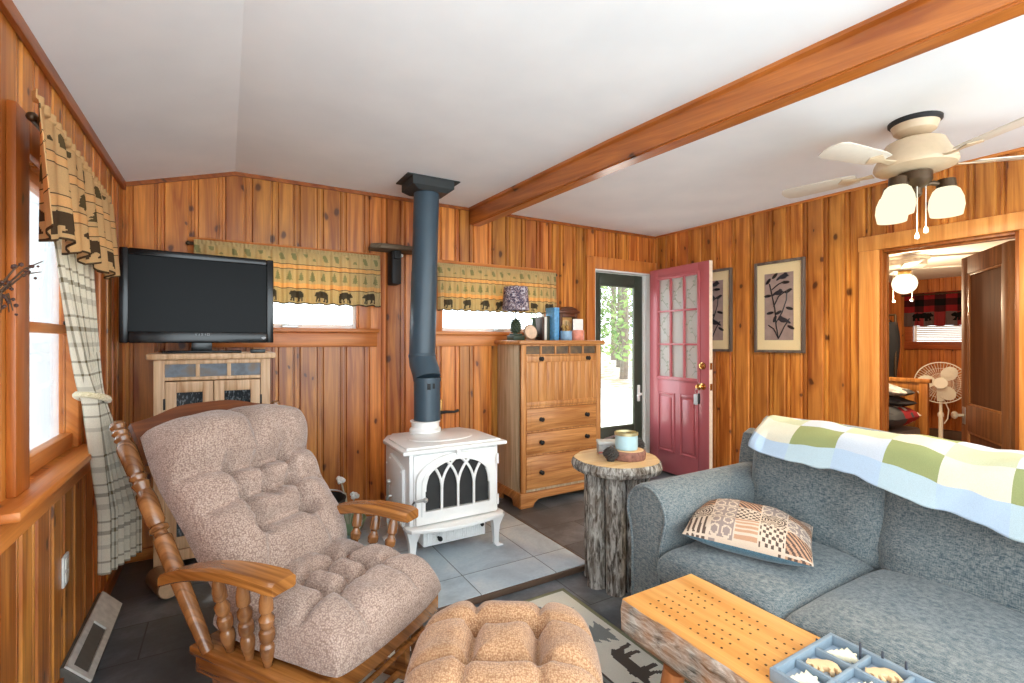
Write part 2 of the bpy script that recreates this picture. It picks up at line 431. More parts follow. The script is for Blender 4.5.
# floor: dark slate-look tiles
def tile(name, stops, w, h, mort, mcol, rough, scale=2.2, off=0.5):
    t = NT(name); v = t.coord()
    f = t.noise(v, scale, 6, 0.62, 0.5)
    br = t.n('TexBrick', {'offset': off}, Vector=v, Color1=(0, 0, 0, 1), Color2=(1, 1, 1, 1), Mortar=(0.5, 0.5, 0.5, 1), Scale=1.0)
    for k, val in (('Mortar Size', mort), ('Mortar Smooth', 0.2), ('Bias', 0.0), ('Brick Width', w), ('Row Height', h)): t.set(br, k, val)
    g = t.math('ADD', f, t.rng(t.sep(br.outputs[0])[0], 0, 1, -0.07, 0.07))
    col = t.ramp(g, stops)
    col = t.mix(br.outputs['Fac'], col, mcol)
    fine = t.noise(v, 60, 4)
    col = t.mix(t.rng(fine, 0.35, 0.75, 0, 0.25), col, stops[0][1])
    t.bsdf(col, t.rng(f, 0.3, 0.7, rough - 0.08, rough + 0.12), normal=t.bump(t.math('SUBTRACT', f, t.math('MULTIPLY', br.outputs['Fac'], 0.6)), 0.15, 0.006))
    return t.m
FLOORM = tile('floor_slate_tile', [(0.3, srgb(58, 62, 66)), (0.5, srgb(88, 93, 98)), (0.72, srgb(138, 143, 148))], 0.62, 0.31, 0.003, srgb(58, 58, 58), 0.36)
HEARTHM = tile('hearth_slate_tile', [(0.28, srgb(146, 160, 170)), (0.5, srgb(188, 201, 208)), (0.72, srgb(214, 218, 217))], 0.46, 0.46, 0.003, srgb(104, 108, 110), 0.45, 3.0, 0.0)
t = NT('ceiling_white'); v = t.coord(); f = t.noise(v, 3, 3)
t.bsdf(t.mix(t.rng(f, 0.3, 0.7, 0, 1), srgb(234, 236, 237), srgb(242, 243, 243)), 0.85, normal=t.bump(f, 0.15, 0.02)); CEILM = t.m

# ------------------------------------------------------------------ room shell
random.seed(11)
def board_wall(name, axis, face, sign, s0, s1, z0, z1, holes, mat, bw=(0.125, 0.175), th=0.10, kind='structure'):
    """solid wall of moulded boards. axis 'X': boards run along X at y=face; 'Y': along Y at x=face. sign = room side direction"""
    bm = bm_new(); lay = bm.verts.layers.float.new('rnd')
    edges = [s0]
    while edges[-1] < s1 - 0.09: edges.append(edges[-1] + random.uniform(*bw))
    edges[-1] = s1
    for A, B in zip(edges, edges[1:]):
        cuts = sorted({A, B} | {h for hh in holes for h in hh[:2] if A + 1e-4 < h < B - 1e-4})
        rn = random.random()
        for a, b in zip(cuts, cuts[1:]):
            mid = (a + b) / 2
            sp = [(z0, z1)]
            for h0, h1, k0, k1 in holes:
                if h0 < mid < h1:
                    ns = []
                    for p, q in sp:
                        if k0 > p: ns.append((p, min(q, k0)))
                        if k1 < q: ns.append((max(p, k1), q))
                    sp = [x for x in ns if x[1] > x[0]]
            full = [(A, -.013), (A + .006, -.0005), (A + .007, 0), (B - .048, 0), (B - .045, -.013), (B - .036, -.013), (B - .032, -.002), (B - .018, -.002), (B - .014, -.013), (B, -.013)]
            def depth(s):
                for (p, d0), (q, d1) in zip(full, full[1:]):
                    if p <= s <= q: return d0 + (d1 - d0) * (s - p) / max(q - p, 1e-9)
                return 0
            pts = [(a, depth(a))] + [(s, d) for s, d in full if a + 1e-5 < s < b - 1e-5] + [(b, depth(b))]
            pts = pts + [(b, -th), (a, -th)]
            for p, q in sp:
                def P(s, d, z): return (s, face + sign * d, z) if axis == 'X' else (face + sign * d, s, z)
                lo = [bm.verts.new(P(s, d, p)) for s, d in pts]; hi = [bm.verts.new(P(s, d, q)) for s, d in pts]
                for v in lo + hi: v[lay] = rn
                n = len(pts)
                bm.faces.new(lo); bm.faces.new(hi)
                for i in range(n): bm.faces.new((lo[i], lo[(i + 1) % n], hi[(i + 1) % n], hi[i]))
    bmesh.ops.recalc_face_normals(bm, faces=list(bm.faces))
    return obj(name, bm, mat, kind=kind, angle=0.3)

W2 = (-0.12, 0.83, 1.39, 1.88)     # back wall windows (x0,x1,z0,z1)
W3 = (1.47, 2.50, 1.38, 1.88)
DR = (3.04, 3.80, 0.0, 2.00)
LW = (1.97, 2.70, 0.865, 1.86)     # left wall window (y0,y1,z0,z1)
DW = (0.895, 1.576, 0.0, 1.93)     # doorway in right wall
board_wall('wall_back', 'X', D, -1, XL - 0.1, XR + 0.1, 0, 2.47, [W2, W3, DR], PINE_Z)
LW_FILL, RW_FILL = (-.75, 1.05, .75, 2.0), (-.75, .45, .75, 2.05)   # unseen windows either side of the camera, added to brighten the room
board_wall('wall_left', 'Y', XL, 1, FRONT, D + 0.1, 0, 2.47, [LW, LW_FILL], PINE_Z)
board_wall('wall_right', 'Y', XR, -1, FRONT, D + 0.1, 0, 2.47, [DW, RW_FILL], PINE_Z)
bm = boxes([(XL - 0.1, XR + 0.1, FRONT, D + 0.1, -0.12, 0)]); obj('floor', bm, FLOORM, kind='structure')
bm = bm_new()
add_prism(bm, [(XL - 0.12, 2.228 - 0.035), (XL, 2.228), (0.05, CEIL), (XR + 0.12, CEIL), (XR + 0.12, 2.52), (XL - 0.12, 2.52)], FRONT, D + 0.12, 'XZ')
obj('ceiling', bm, CEILM, kind='structure', angle=0.1)

# crown strips
bm = bm_new(); add_prism(bm, [(XL, 2.228), (0.05, CEIL), (2.9, CEIL), (XR, CEIL), (XR, CEIL - 0.022), (0.05, CEIL - 0.024), (XL, 2.204)], D - 0.014, D, 'XZ')
obj('trim_1', bm, DARKTRIM, kind='structure')
bm = boxes([(XL, XL + 0.02, FRONT, D, 2.19, 2.24)], 0.004); obj('trim_2', bm, DARKTRIM, kind='structure')
bm = boxes([(XR - 0.012, XR, FRONT, D, CEIL - 0.018, CEIL)], 0.003); obj('trim_3', bm, TRIM_Y, kind='structure')
bm = boxes([(XL, XL + 0.014, FRONT, D, 0, 0.07)], 0.003); obj('baseboard_left', bm, DARKTRIM, kind='structure')
bm = boxes([(XL, 2.94, D - 0.014, D, 0, 0.07)], 0.003); obj('baseboard_back', bm, TRIM_X, kind='structure')
bm = boxes([(XR - 0.014, XR, 1.69, D, 0, 0.07), (XR - 0.014, XR, FRONT, 0.78, 0, 0.07)], 0.003); obj('baseboard_right', bm, TRIM_Y, kind='structure')

# ceiling beam
bm = bm_new()
pl = [(1.727, 3.6), (1.80, 2.0), (1.90, 0.7), (2.02, FRONT)]
M0 = Matrix.Identity(4)
vs = []
for x, y in pl:
    prof = [(x, 2.262), (x + .012, 2.262), (x + .012, 2.255), (x + .088, 2.255), (x + .088, 2.262), (x + .10, 2.262), (x + .10, CEIL + .01), (x - .02, CEIL + .01), (x - .02, 2.378), (x, 2.37)]
    vs.append([bm.verts.new((a, y, b)) for a, b in prof])
for r0, r1 in zip(vs, vs[1:]):
    for i in range(10): bm.faces.new((r0[i], r0[(i + 1) % 10], r1[(i + 1) % 10], r1[i]))
bm.faces.new(vs[0]); bm.faces.new(vs[-1])
bmesh.ops.recalc_face_normals(bm, faces=list(bm.faces))
obj('trim_4', bm, BEAMW, kind='structure', angle=0.3)

# ------------------------------------------------------------------ windows
def back_window(idx, W, x_head0, x_head1, sill_x1):
    x0, x1, z0, z1 = W
    e = struct_empty('window_%d' % idx, ((x0 + x1) / 2, D, z0))
    y0, y1 = D + 0.035, D + 0.07
    obj('frame', boxes([(x0, x0 + .035, y0, y1, z0, z1), (x1 - .035, x1, y0, y1, z0, z1), (x0 + .035, x1 - .035, y0, y1, z0, z0 + .032), (x0 + .035, x1 - .035, y0, y1, z1 - .032, z1)], 0.004), WHITE, e, world=True)
    obj('pane', boxes([(x0 + .035, x1 - .035, D + .05, D + .054, z0 + .032, z1 - .032)]), PANE, e, world=True)
    c = (x0 + x1) / 2 + 0.02
    obj('latch', boxes([(c - .05, c + .05, D + .012, D + .034, z0 + .004, z0 + .022), (c - .012, c + .075, D + .0, D + .014, z0 + .018, z0 + .028)], 0.003), STEEL, e, world=True)
    obj('head_board', boxes([(x_head0, x_head1, D - .02, D, 1.86, 1.948)], 0.004), TRIM_X, e, world=True)
    obj('casing', boxes([(x0 - .085, x0, D - .018, D, z0, 1.86), (x1, x1 + .085, D - .018, D, z0, 1.86), (x0, x0 + .012, D, D + .035, z0, z1), (x1 - .012, x1, D, D + .035, z0, z1)], 0.003), TRIM_Z, e, world=True)
    obj('sill', boxes([(x_head0, sill_x1, D - .05, D + .035, z0 - .026, z0 + .002), (x_head0 + .01, sill_x1 - .01, D - .022, D, 1.262, z0 - .026)], 0.005), TRIM_X, e, world=True)
back_window(2, W2, -0.205, 0.962, 0.972)
back_window(3, W3, 1.385, 2.585, 2.585)

# left wall window
e = struct_empty('window_1', (XL, 2.33, 0.865))
y0, y1, z0, z1 = LW
obj('casing', boxes([(XL, XL + .022, y0 - .11, y0, z0, z1 + .11), (XL, XL + .022, y1, y1 + .11, z0, z1 + .11), (XL, XL + .022, y0, y1, z1, z1 + .11)], 0.004), DARKTRIM if False else wood('window_casing', srgb(196, 112, 44), srgb(150, 76, 26), 'Z', knots=0.3), e, world=True)
obj('sash', boxes([(XL - .05, XL - .002, y0, y0 + .045, z0, z1), (XL - .05, XL - .002, y1 - .06, y1, z0, z1), (XL - .06, XL - .015, y0 + .045, y1 - .06, 1.33, 1.365), (XL - .06, XL - .02, y0 + .045, y1 - .06, z0, z0 + .06), (XL - .06, XL - .02, y0 + .045, y1 - .06, z1 - .04, z1)], 0.004), TRIM_Y, e, world=True)
obj('pane', boxes([(XL - .045, XL - .041, y0 + .045, y1 - .06, z0 + .06, z1 - .04)]), PANE, e, world=True)
obj('sash_lock', boxes([(XL - .02, XL + .004, 2.50, 2.54, 1.365, 1.38)], 0.003), IRON, e, world=True)
obj('sill', boxes([(XL - .02, -.45, 1.70, 2.86, .838, .865)], 0.006), TRIM_Y, e, world=True)
obj('apron', boxes([(XL, XL + .022, 1.75, 2.84, .745, .838)], 0.004), TRIM_Y, e, world=True)

for idx, xw, sg, (y0, y1, z0, z1) in ((5, XL, 1, LW_FILL), (6, XR, -1, RW_FILL)):  # window_5 and window_6: out of view, added only for fill daylight
    e = struct_empty('window_%d' % idx, (xw, (y0 + y1) / 2, z0)); xa, xb = sorted((xw - sg * .06, xw - sg * .02)); ca, cb = sorted((xw, xw + sg * .02))
    obj('sash', boxes([(xa, xb, y0, y0 + .05, z0, z1), (xa, xb, y1 - .05, y1, z0, z1), (xa, xb, y0 + .05, y1 - .05, z0, z0 + .05), (xa, xb, y0 + .05, y1 - .05, z1 - .05, z1)], .004), TRIM_Y, e, world=True)
    obj('pane', boxes([(xw - sg * .04 - .002, xw - sg * .04 + .002, y0 + .05, y1 - .05, z0 + .05, z1 - .05)]), PANE, e, world=True)
    obj('casing', boxes([(ca, cb, y0 - .09, y0, z0 - .09, z1 + .09), (ca, cb, y1, y1 + .09, z0 - .09, z1 + .09), (ca, cb, y0, y1, z1, z1 + .09), (ca, cb, y0, y1, z0 - .09, z0)], .004), TRIM_Z, e, world=True)
# ------------------------------------------------------------------ door to outside (back wall) + casings
e = struct_empty('door_1', (3.42, D, 0))
obj('casing', boxes([(2.94, 3.04, D - .022, D, 0, 2.115), (3.04, 3.80, D - .022, D, 2.0, 2.115), (3.80, XR, D - .022, D, 0, 2.115)], 0.004), TRIM_Z, e, world=True)
obj('jamb', boxes([(3.04, 3.055, D - .01, D + .10, 0, 2.0), (3.785, 3.80, D - .012, D + .10, 0, 2.0), (3.055, 3.785, D - .01, D + .10, 1.985, 2.0), (3.745, 3.785, D + .045, D + .10, 0, 1.985), (3.055, 3.785, D + .0, D + .10, 0, .02)], 0.003), WHITE, e, world=True)
st = thing('storm_door', 'dark green storm door with a full-length glass in the open doorway', 'door', (3.40, D + .08, 0.02))
obj('frame', boxes([(3.057, 3.165, D + .06, D + .095, .022, 1.98), (3.63, 3.743, D + .06, D + .095, .022, 1.98), (3.165, 3.63, D + .06, D + .095, 1.86, 1.98), (3.165, 3.63, D + .06, D + .095, .022, .44)], 0.006), GREENDOOR, st, world=True)
obj('glass', boxes([(3.165, 3.63, D + .075, D + .079, .44, 1.86)]), PANE, st, world=True)
obj('glass_bead', boxes([(3.165, 3.178, D + .055, D + .075, .44, 1.86), (3.617, 3.63, D + .055, D + .075, .44, 1.86), (3.178, 3.617, D + .055, D + .075, 1.847, 1.86), (3.178, 3.617, D + .055, D + .075, .44, .453)], 0.003), plain('storm_bead', srgb(92, 100, 82), 0.5), st, world=True)
bm = boxes([(3.665, 3.70, D + .045, D + .06, .68, .85)], 0.006); add_tube(bm, [(3.683, D + .045, .76), (3.683, D + .01, .76), (3.62, D + .005, .745)], .011, 8)
obj('lever_handle', bm, WHITE, st, world=True)
bm = bm_new(); add_tube(bm, [(3.10, D + .03, .32), (3.42, D + .04, .37)], .012, 10); add_box(bm, 3.40, 3.44, D + .03, D + .062, .35, .39, .004)
obj('closer', bm, STEEL, st, world=True)

# red door, swung open along right wall
dl = 0.76
HX, HY = 3.765, 3.555
EX, EY = 3.702, 2.80
ang = math.atan2(EY - HY, EX - HX)
rd = thing('entry_door', 'red entry door with nine small panes standing open against the right wall', 'door', (HX, HY, 0.02), ang)
# local x from hinge to free edge, local -y is the visible face
L = math.hypot(EX - HX, EY - HY); T = 0.042; H0 = 2.0
gx0, gx1, gz0, gz1 = .115, L - .125, 0.93, 1.90
obj('slab', boxes([(0, gx0, -T / 2, T / 2, 0, H0), (gx1, L, -T / 2, T / 2, 0, H0), (gx0, gx1, -T / 2, T / 2, gz1, H0), (gx0, gx1, -T / 2, T / 2, 0, gz0)], 0.002), REDDOOR, rd)
obj('door_edge', boxes([(L, L + .004, -T / 2 + .002, T / 2 - .002, 0, H0)], 0.001), plain('door_edge_cream', srgb(236, 214, 190), 0.5), rd, label='cream unpainted door edge')
bm = bm_new()
for a in (0, 1, 2, 3):
    x = gx0 + (gx1 - gx0) * a / 3; add_box(bm, x - .009, x + .009, -T / 2 - .004, T / 2 + .004, gz0, gz1, .003)
    z = gz0 + (gz1 - gz0) * a / 3; add_box(bm, gx0, gx1, -T / 2 - .0035, T / 2 + .0035, z - .009, z + .009, .003)
for r in ((gx0 - .022, gx0, gz0 - .022, gz1 + .022), (gx1, gx1 + .022, gz0 - .022, gz1 + .022), (gx0, gx1, gz1, gz1 + .022), (gx0, gx1, gz0 - .022, gz0)):
    add_box(bm, r[0], r[1], -T / 2 - .012, T / 2 + .012, r[2], r[3], .004)
obj('muntins', bm, REDDOOR, rd)
bm = boxes([(gx0, gx1, -.004, .004, gz0, gz1)]); 
pane = obj('etched_pane', bm, FROST, rd)
bm = bm_new()
rr = random.Random(4)
for c in range(3):
    for r in range(3):
        x = gx0 + (gx1 - gx0) * (c + .5) / 3; z = gz0 + (gz1 - gz0) * (r + .5) / 3
        if c == 1 and r < 2: continue
        pts = [(x + .045 * math.sin(k * .9 + r), -.006, z - .13 + .26 * k / 7) for k in range(8)]
        add_tube(bm, pts, .0025, 5)
        for k in range(1, 8):
            s = 1 if k % 2 else -1
            add_ball(bm, (pts[k][0] + s * .018, -.006, pts[k][2] + .006), .014, 1.2, .15, .55, 1)
obj('etched_vine', bm, plain('etch_grey', srgb(176, 184, 172), 0.7), pane)
bm = bm_new()
for x0, x1 in ((.115, L / 2 - .03), (L / 2 + .03, L - .125)):
    for r in ((x0, x0 + .025, .20, .78), (x1 - .025, x1, .20, .78), (x0 + .025, x1 - .025, .755, .78), (x0 + .025, x1 - .025, .20, .225)):
        add_box(bm, r[0], r[1], -T / 2 - .010, -T / 2 + .001, r[2], r[3], .007)
        add_box(bm, r[0], r[1], T / 2 - .001, T / 2 + .010, r[2], r[3], .007)
    add_box(bm, x0 + .045, x1 - .045, -T / 2 - .009, T / 2 + .009, .245, .735, .008)
obj('panel', bm, REDDOOR, rd)
RX = lambda a: Matrix.Rotation(a, 4, 'X')
for nm, z, pr in (('deadbolt', 1.06, [(.032, 0), (.032, .012), (.024, .016), (.022, .03), (.012, .034)]), ('knob', .875, [(.032, 0), (.03, .01), (.012, .016), (.012, .036), (.026, .044), (.031, .058), (.022, .072), (.004, .075)])):
    bm = bm_new()
    add_lathe(bm, pr, 18, Matrix.Translation((L - .065, -T / 2, z)) @ RX(PI / 2)); add_box(bm, L - .001, L + .006, -.014, .014, z - .03, z + .03, .001)
    obj(nm, bm, BRASS, rd)
k = thing('keys', 'bunch of keys with pale tag hanging from the red door knob', 'keys', (0, 0, 0))
kx, ky = HX + math.cos(ang) * (L - .065), HY + math.sin(ang) * (L - .065)
nxv, nyv = math.sin(ang), -math.cos(ang)
k.location = (kx + nxv * .098, ky + nyv * .098, .875); k.rotation_euler = (0, 0, ang)
bm = bm_new(); add_tube(bm, [(.022 * math.cos(a), 0, -.02 + .022 * math.sin(a)) for a in [i * PI / 8 for i in range(16)]], .0025, 6, closed=True); obj('ring', bm, STEEL, k)
bm = boxes([(-.035, .008, -.004, .004, -.14, -.045)], 0.003); obj('tag', bm, plain('tag_pale', srgb(206, 214, 218), 0.4), k)
bm = boxes([(.012, .036, -.003, .003, -.13, -.05)], 0.002); add_box(bm, .014, .034, -.004, .004, -.06, -.035, .002); obj('fob', bm, BLACKM, k)

# ------------------------------------------------------------------ doorway to bedroom (right wall)
e = struct_empty('door_2', (XR, 1.236, 0))
obj('casing', boxes([(XR - .022, XR, DW[1], DW[1] + .12, 0, DW[3]), (XR - .022, XR, DW[0] - .12, DW[0], 0, DW[3]), (XR - .024, XR, DW[0] - .125, DW[1] + .125, DW[3], 2.03)], 0.004), wood('doorway_casing', srgb(228, 160, 84), srgb(198, 122, 54), 'Z', knots=0.3, kscale=0.8), e, world=True)
obj('jamb', boxes([(XR, XR + .1, DW[1] - .014, DW[1], 0, DW[3]), (XR, XR + .1, DW[0], DW[0] + .02, 0, DW[3]), (XR, XR + .1, DW[0] + .02, DW[1] - .02, DW[3] - .02, DW[3]), (XR + .04, XR + .07, DW[1] - .022, DW[1] - .014, 0, DW[3] - .02), (XR + .04, XR + .07, DW[0] + .02, DW[1] - .032, DW[3] - .034, DW[3] - .02)], 0.002), wood('jamb_wood', srgb(168, 98, 40), srgb(128, 66, 22), 'Z'), e, world=True)

# bedroom shell
BX0, BX1, BY0, BY1, BZ = XR + .1, 7.75, -.2, 3.55, 2.10
BW = (1.75, 2.78, 1.30, 1.86)
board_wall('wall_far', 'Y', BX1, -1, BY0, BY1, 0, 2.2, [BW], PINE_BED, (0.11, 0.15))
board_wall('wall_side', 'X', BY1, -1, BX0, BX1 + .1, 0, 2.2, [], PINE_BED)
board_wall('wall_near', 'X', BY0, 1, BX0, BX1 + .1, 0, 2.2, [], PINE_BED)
obj('floor', boxes([(BX0, BX1 + .1, BY0 - .1, BY1 + .1, -.12, 0)]), plain('bedroom_floor', srgb(176, 140, 110), 0.6), kind='structure')
obj('ceiling', boxes([(BX0, BX1 + .1, BY0 - .1, BY1 + .1, BZ, BZ + .1)]), plain('bedroom_ceiling', srgb(228, 222, 212), 0.8, var=0.02), kind='structure')
e = struct_empty('window_4', (BX1, 2.18, BW[2]))
obj('frame', boxes([(BX1 - .02, BX1, BW[0] - .09, BW[0], 1.19, 1.93), (BX1 - .02, BX1, BW[1], BW[1] + .09, 1.19, 1.93), (BX1 - .02, BX1, BW[0], BW[1], BW[3], 1.93), (BX1 - .035, BX1 + .02, BW[0] - .09, BW[1] + .09, 1.20, BW[2])], 0.004), wood('bed_window_trim', srgb(160, 84, 44), srgb(122, 58, 28), 'Y'), e, world=True)
obj('pane', boxes([(BX1 + .05, BX1 + .054, BW[0], BW[1], BW[2], BW[3])]), PANE, e, world=True)
b = thing('window_blind', 'white slatted blind lowered over the bedroom window', 'blind', (BX1 + .015, 2.18, 1.31))
bm = bm_new()
for i in range(22):
    z = 1.335 + i * .024; add_box(bm, BX1 + .004, BX1 + .03, BW[0] + .01, BW[1] - .01, z, z + .021, 0.001)
obj('slats', bm, WHITE, b, world=True)
obj('bottom_rail', boxes([(BX1 + .002, BX1 + .034, BW[0] + .01, BW[1] - .01, 1.305, 1.33)], .003), OFFWHITE, b, world=True)
# baseboard heater
h = thing('baseboard_heater', 'low dark baseboard heater along the bedroom wall behind the pedestal fan', 'heater', (BX1 - .03, 1.9, 0))
obj('casing', boxes([(BX1 - .06, BX1 - .002, 1.1, 2.6, .03, .20)], .008), plain('heater_dark', srgb(84, 66, 54), 0.5), h, world=True)
obj('fins', boxes([(BX1 - .064, BX1 - .058, 1.12, 2.58, .05, .07), (BX1 - .055, BX1 - .01, 1.3, 1.34, 0, .03), (BX1 - .055, BX1 - .01, 2.3, 2.34, 0, .03)]), BLACKM, h, world=True)

# ------------------------------------------------------------------ curtains / valances
TANV, BANDV, DKV, GRV = srgb(220, 194, 140), srgb(246, 198, 128), srgb(100, 88, 68), srgb(164, 158, 108)
def valance_colour(w, hgt, base, band, dark, tree, rep=0.2, bears=True, seed=1):
    mo = Motifs(); rr = random.Random(seed)
    n = int(w / rep)
    for i in range(n + 1):
        x = (i + .5) * w / n
        mo.add(BEAR, x + rr.uniform(-.01, .01), hgt * .15, rep * .62, hgt * .20, dark, flip=rr.random() < .3)
    n2 = int(w / (rep * .45))
    for i in range(n2):
        mo.add(PINE, (i + .5) * w / n2, hgt * .50, rep * .28 * (1 + .2 * (i % 2)), hgt * .17 * (1 + .15 * (i % 2)), tree)
    def col(s, t):
        x, z = s * w, t * hgt
        c = mo.at(x, z)
        if c: return c
        f = t
        if f < .02 or .275 < f < .285 or .375 < f < .385 or .62 < f < .63 or .70 < f < .71: return dark
        if .285 < f < .375 or .63 < f < .70: return band
        if .78 < f < .90 and (math.sin(x * 90) + math.sin(x * 67 + 2 + f * 20)) * .5 > .35: return tree
        return base
    return col
def make_valance(name, label, w, hgt, frame, col, folds, amp, rod_end, nu=230, nv=84, seed=0, thin_bottom=1.0, wave=0.0):
    """frame(s_m, out, z) -> world point"""
    th = thing(name, label, 'valance', frame(w / 2, 0.0, 0), 0, 'bear valances') if False else None
    bm = bm_new()
    def P(s, t):
        x = s * w
        a = amp * (0.35 + .65 * (1 - t)) if t < .93 else amp * .35
        ph = x * folds * 2 * PI / w
        o = a * (math.sin(ph + 1.3 * math.sin(x * 5 + seed)) + .5 * math.sin(2.3 * ph + seed)) + .035 + .012 * (1 - t)
        if t > .93: o = .035 + amp * .4 * math.sin(ph * 3.1 + seed)
        z = t * hgt + (wave * math.sin(ph * .8 + seed) * (1 - t))
        return Vector(frame(x, o, z))
    grid(bm, P, nu, nv, col)
    return bm
def valance_thing(name, label, base_loc, bm, rod):
    v = thing(name, label, 'valance', base_loc, 0)
    obj('fabric', bm, SHEERCLOTH, v, world=True, solid=0.003, angle=3.0)
    rb = bm_new(); add_tube(rb, rod, .011, 10)
    for p in (rod[0], rod[-1]): add_ball(rb, p, .014, 1, 1, 1, 2)
    obj('rod', rb, BRONZE, v, world=True)
    return v
def fr_back(x0, z0): return lambda s, o, z: (x0 + s, D - .025 - o, z0 + z)
c = valance_colour(1.17, .385, TANV, BANDV, DKV, GRV, .155, seed=2)
bm = make_valance('v', '', 1.14, .375, fr_back(-.17, 1.552), c, 16, .012, 0, seed=1, wave=.004)
valance_thing('valance', 'tan bear and pine tree valance on the back wall, partly behind the television', (.40, D - .05, 1.55), bm, [(-.20, D - .034, 1.905), (.965, D - .034, 1.905)])
c = valance_colour(1.15, .37, TANV, BANDV, DKV, GRV, .145, seed=5)
bm = make_valance('v', '', 1.13, .37, fr_back(1.42, 1.545), c, 19, .014, 0, seed=4, wave=.005)
valance_thing('valance', 'tan bear and pine tree valance on the back wall behind the stove pipe and lamp', (1.98, D - .05, 1.545), bm, [(1.40, D - .034, 1.90), (2.57, D - .034, 1.90)])
c = valance_colour(1.12, .36, srgb(230, 190, 134), srgb(244, 194, 130), srgb(92, 70, 48), srgb(108, 88, 56), .36, seed=3)
def fr_left(s, o, z): return (XL + .042 + o + .025 * (1 - s), 1.68 + s * .99, 1.585 + z)
bm = make_valance('v', '', 1.14, .36, fr_left, c, 6, .018, 0, nu=260, nv=110, seed=2, wave=.014)
valance_thing('valance', 'golden bear and pine tree valance over the left wall window', (XL + .05, 2.23, 1.585), bm, [(XL + .062, 1.83, 1.922), (XL + .06, 2.80, 1.922)])
# bedroom valance: red and black check
mo = Motifs()
for i in range(3): mo.add(BEAR, .17 + i * .33, .115, .20, .11, srgb(16, 14, 15), flip=(i == 0))
def chk(s, t):
    c = mo.at(s * 1.0, t * .42)
    if c: return c
    a = int(s * 11) % 2; b = int(t * 5) % 2
    if t < .42: return srgb(150, 52, 54) if a else srgb(112, 92, 90)
    return srgb(20, 16, 18) if (a and b) else (srgb(150, 34, 40) if (not a and not b) else srgb(72, 24, 28))
bm = make_valance('v', '', 1.0, .42, lambda s, o, z: (BX1 - .02 - o, 2.86 - s * 1.18, 1.50 + z), chk, 9, .014, 0, nu=140, nv=60, seed=3, wave=.004)
valance_thing('valance', 'red and black checked bear valance in the bedroom beyond the doorway', (BX1 - .05, 2.16, 1.50), bm, [(BX1 - .055, 2.88, 1.90), (BX1 - .055, 1.66, 1.90)])

# plaid tie-back curtain
def plaid(s, t):
    x, z = s * 0.9, t * 1.6
    a = (x % .16); b = (z % .17)
    k = (a < .010) + (b < .012) + (.045 < a < .052) + (.05 < b < .058) + (.10 < a < .122) * .5 + (.11 < b < .13) * .5
    base = Vector(srgb(246, 238, 220)[:3]); dk = Vector(srgb(128, 112, 82)[:3])
    c = base.lerp(dk, min(1, k * .55)); return (c.x, c.y, c.z, 1)
def lerp(a, b, k): return a + (b - a) * k
def Pc(s, t):
    z = lerp(.35, 1.90, t)
    if z > 1.09:
        k = (z - 1.09) / .81; k = k ** .75
        ya, yb = lerp(2.36, 2.04, k), lerp(2.47, 2.76, k); xm = lerp(-.44, -.488, min(1, k * 1.3)); am = lerp(.028, .010, min(1, k * 1.3)); xo = 0
    else:
        k = (1.09 - z) / .74; kk = min(1, k * 1.5)
        ya, yb = lerp(2.36, 2.53, kk), lerp(2.47, 2.70, kk); xm = lerp(-.44, -.385, kk); am = lerp(.026, .026, kk); xo = lerp(0, .10, kk)
    ph = s * 2 * PI * 6
    return Vector((xm + am * math.sin(ph) + xo * (s - .5), lerp(ya, yb, s) + .008 * math.cos(ph), z + (.02 * s if t < .02 else 0)))
cu = thing('plaid_curtain', 'cream and brown plaid curtain tied back at the left window', 'curtain', (-.45, 2.55, .35))
bm = bm_new(); grid(bm, Pc, 110, 190, plaid); obj('panel', bm, SHEERCLOTH, cu, world=True, solid=.003, angle=3.0)
bm = bm_new(); add_tube(bm, [(-.44 + .045 * math.cos(a), 2.415 + .068 * math.sin(a), 1.085 + .02 * math.cos(a + 2)) for a in [i * PI / 10 for i in range(20)]], .013, 8, closed=True)
add_tube(bm, [(-.45, 2.47, 1.09), (-.50, 2.60, 1.12), (XL + .005, 2.74, 1.14)], .009, 8)
obj('tieback', bm, fabric('tieback_cream', srgb(186, 170, 132), srgb(222, 208, 176)), cu, world=True)
# sheer
def Ps(s, t): return Vector((XL - .075 + .004 * math.sin(s * 2 * PI * 5 + t) + .002 * math.sin(s * 41 + 3 * t), lerp(1.975, 2.695, s), lerp(.875, 1.855, t)))
bm = bm_new(); grid(bm, Ps, 90, 20)
single('sheer_curtain', bm, SHEER, 'white sheer curtain hanging straight behind the left window sash', 'curtain', (XL - .075, 2.3, .9), solid=0, angle=3.0)

# ------------------------------------------------------------------ left wall bits
bm = boxes([(XL + .0, XL + .008, 2.385, 2.455, .385, .50)], .003); 
ol = thing('outlet_plate', 'white outlet plate on the left wall below the window', 'outlet', (XL, 2.42, .445))
obj('plate', bm, WHITE, ol, world=True)
obj('receptacle', boxes([(XL + .008, XL + .011, 2.40, 2.44, .45, .485), (XL + .008, XL + .011, 2.40, 2.44, .40, .435)], .001), OFFWHITE, ol, world=True)
rg = thing('floor_register', 'white sheet-metal baseboard vent on the left wall beside the floor', 'vent', (XL + .05, 2.62, 0))
bm = bm_new(); add_prism(bm, [(XL + .001, 0), (XL + .085, 0), (XL + .085, .025), (XL + .012, .105), (XL + .001, .105)], 2.36, 2.98, 'XZ', 0.003)
obj('body', bm, plain('register_dark', srgb(90, 84, 76), 0.6), rg, world=True)
bm = bm_new()
def slope(k, o): # point up the slanted face
    return (XL + lerp(.085, .012, k) + o, lerp(.025, .105, k) + o * .8)
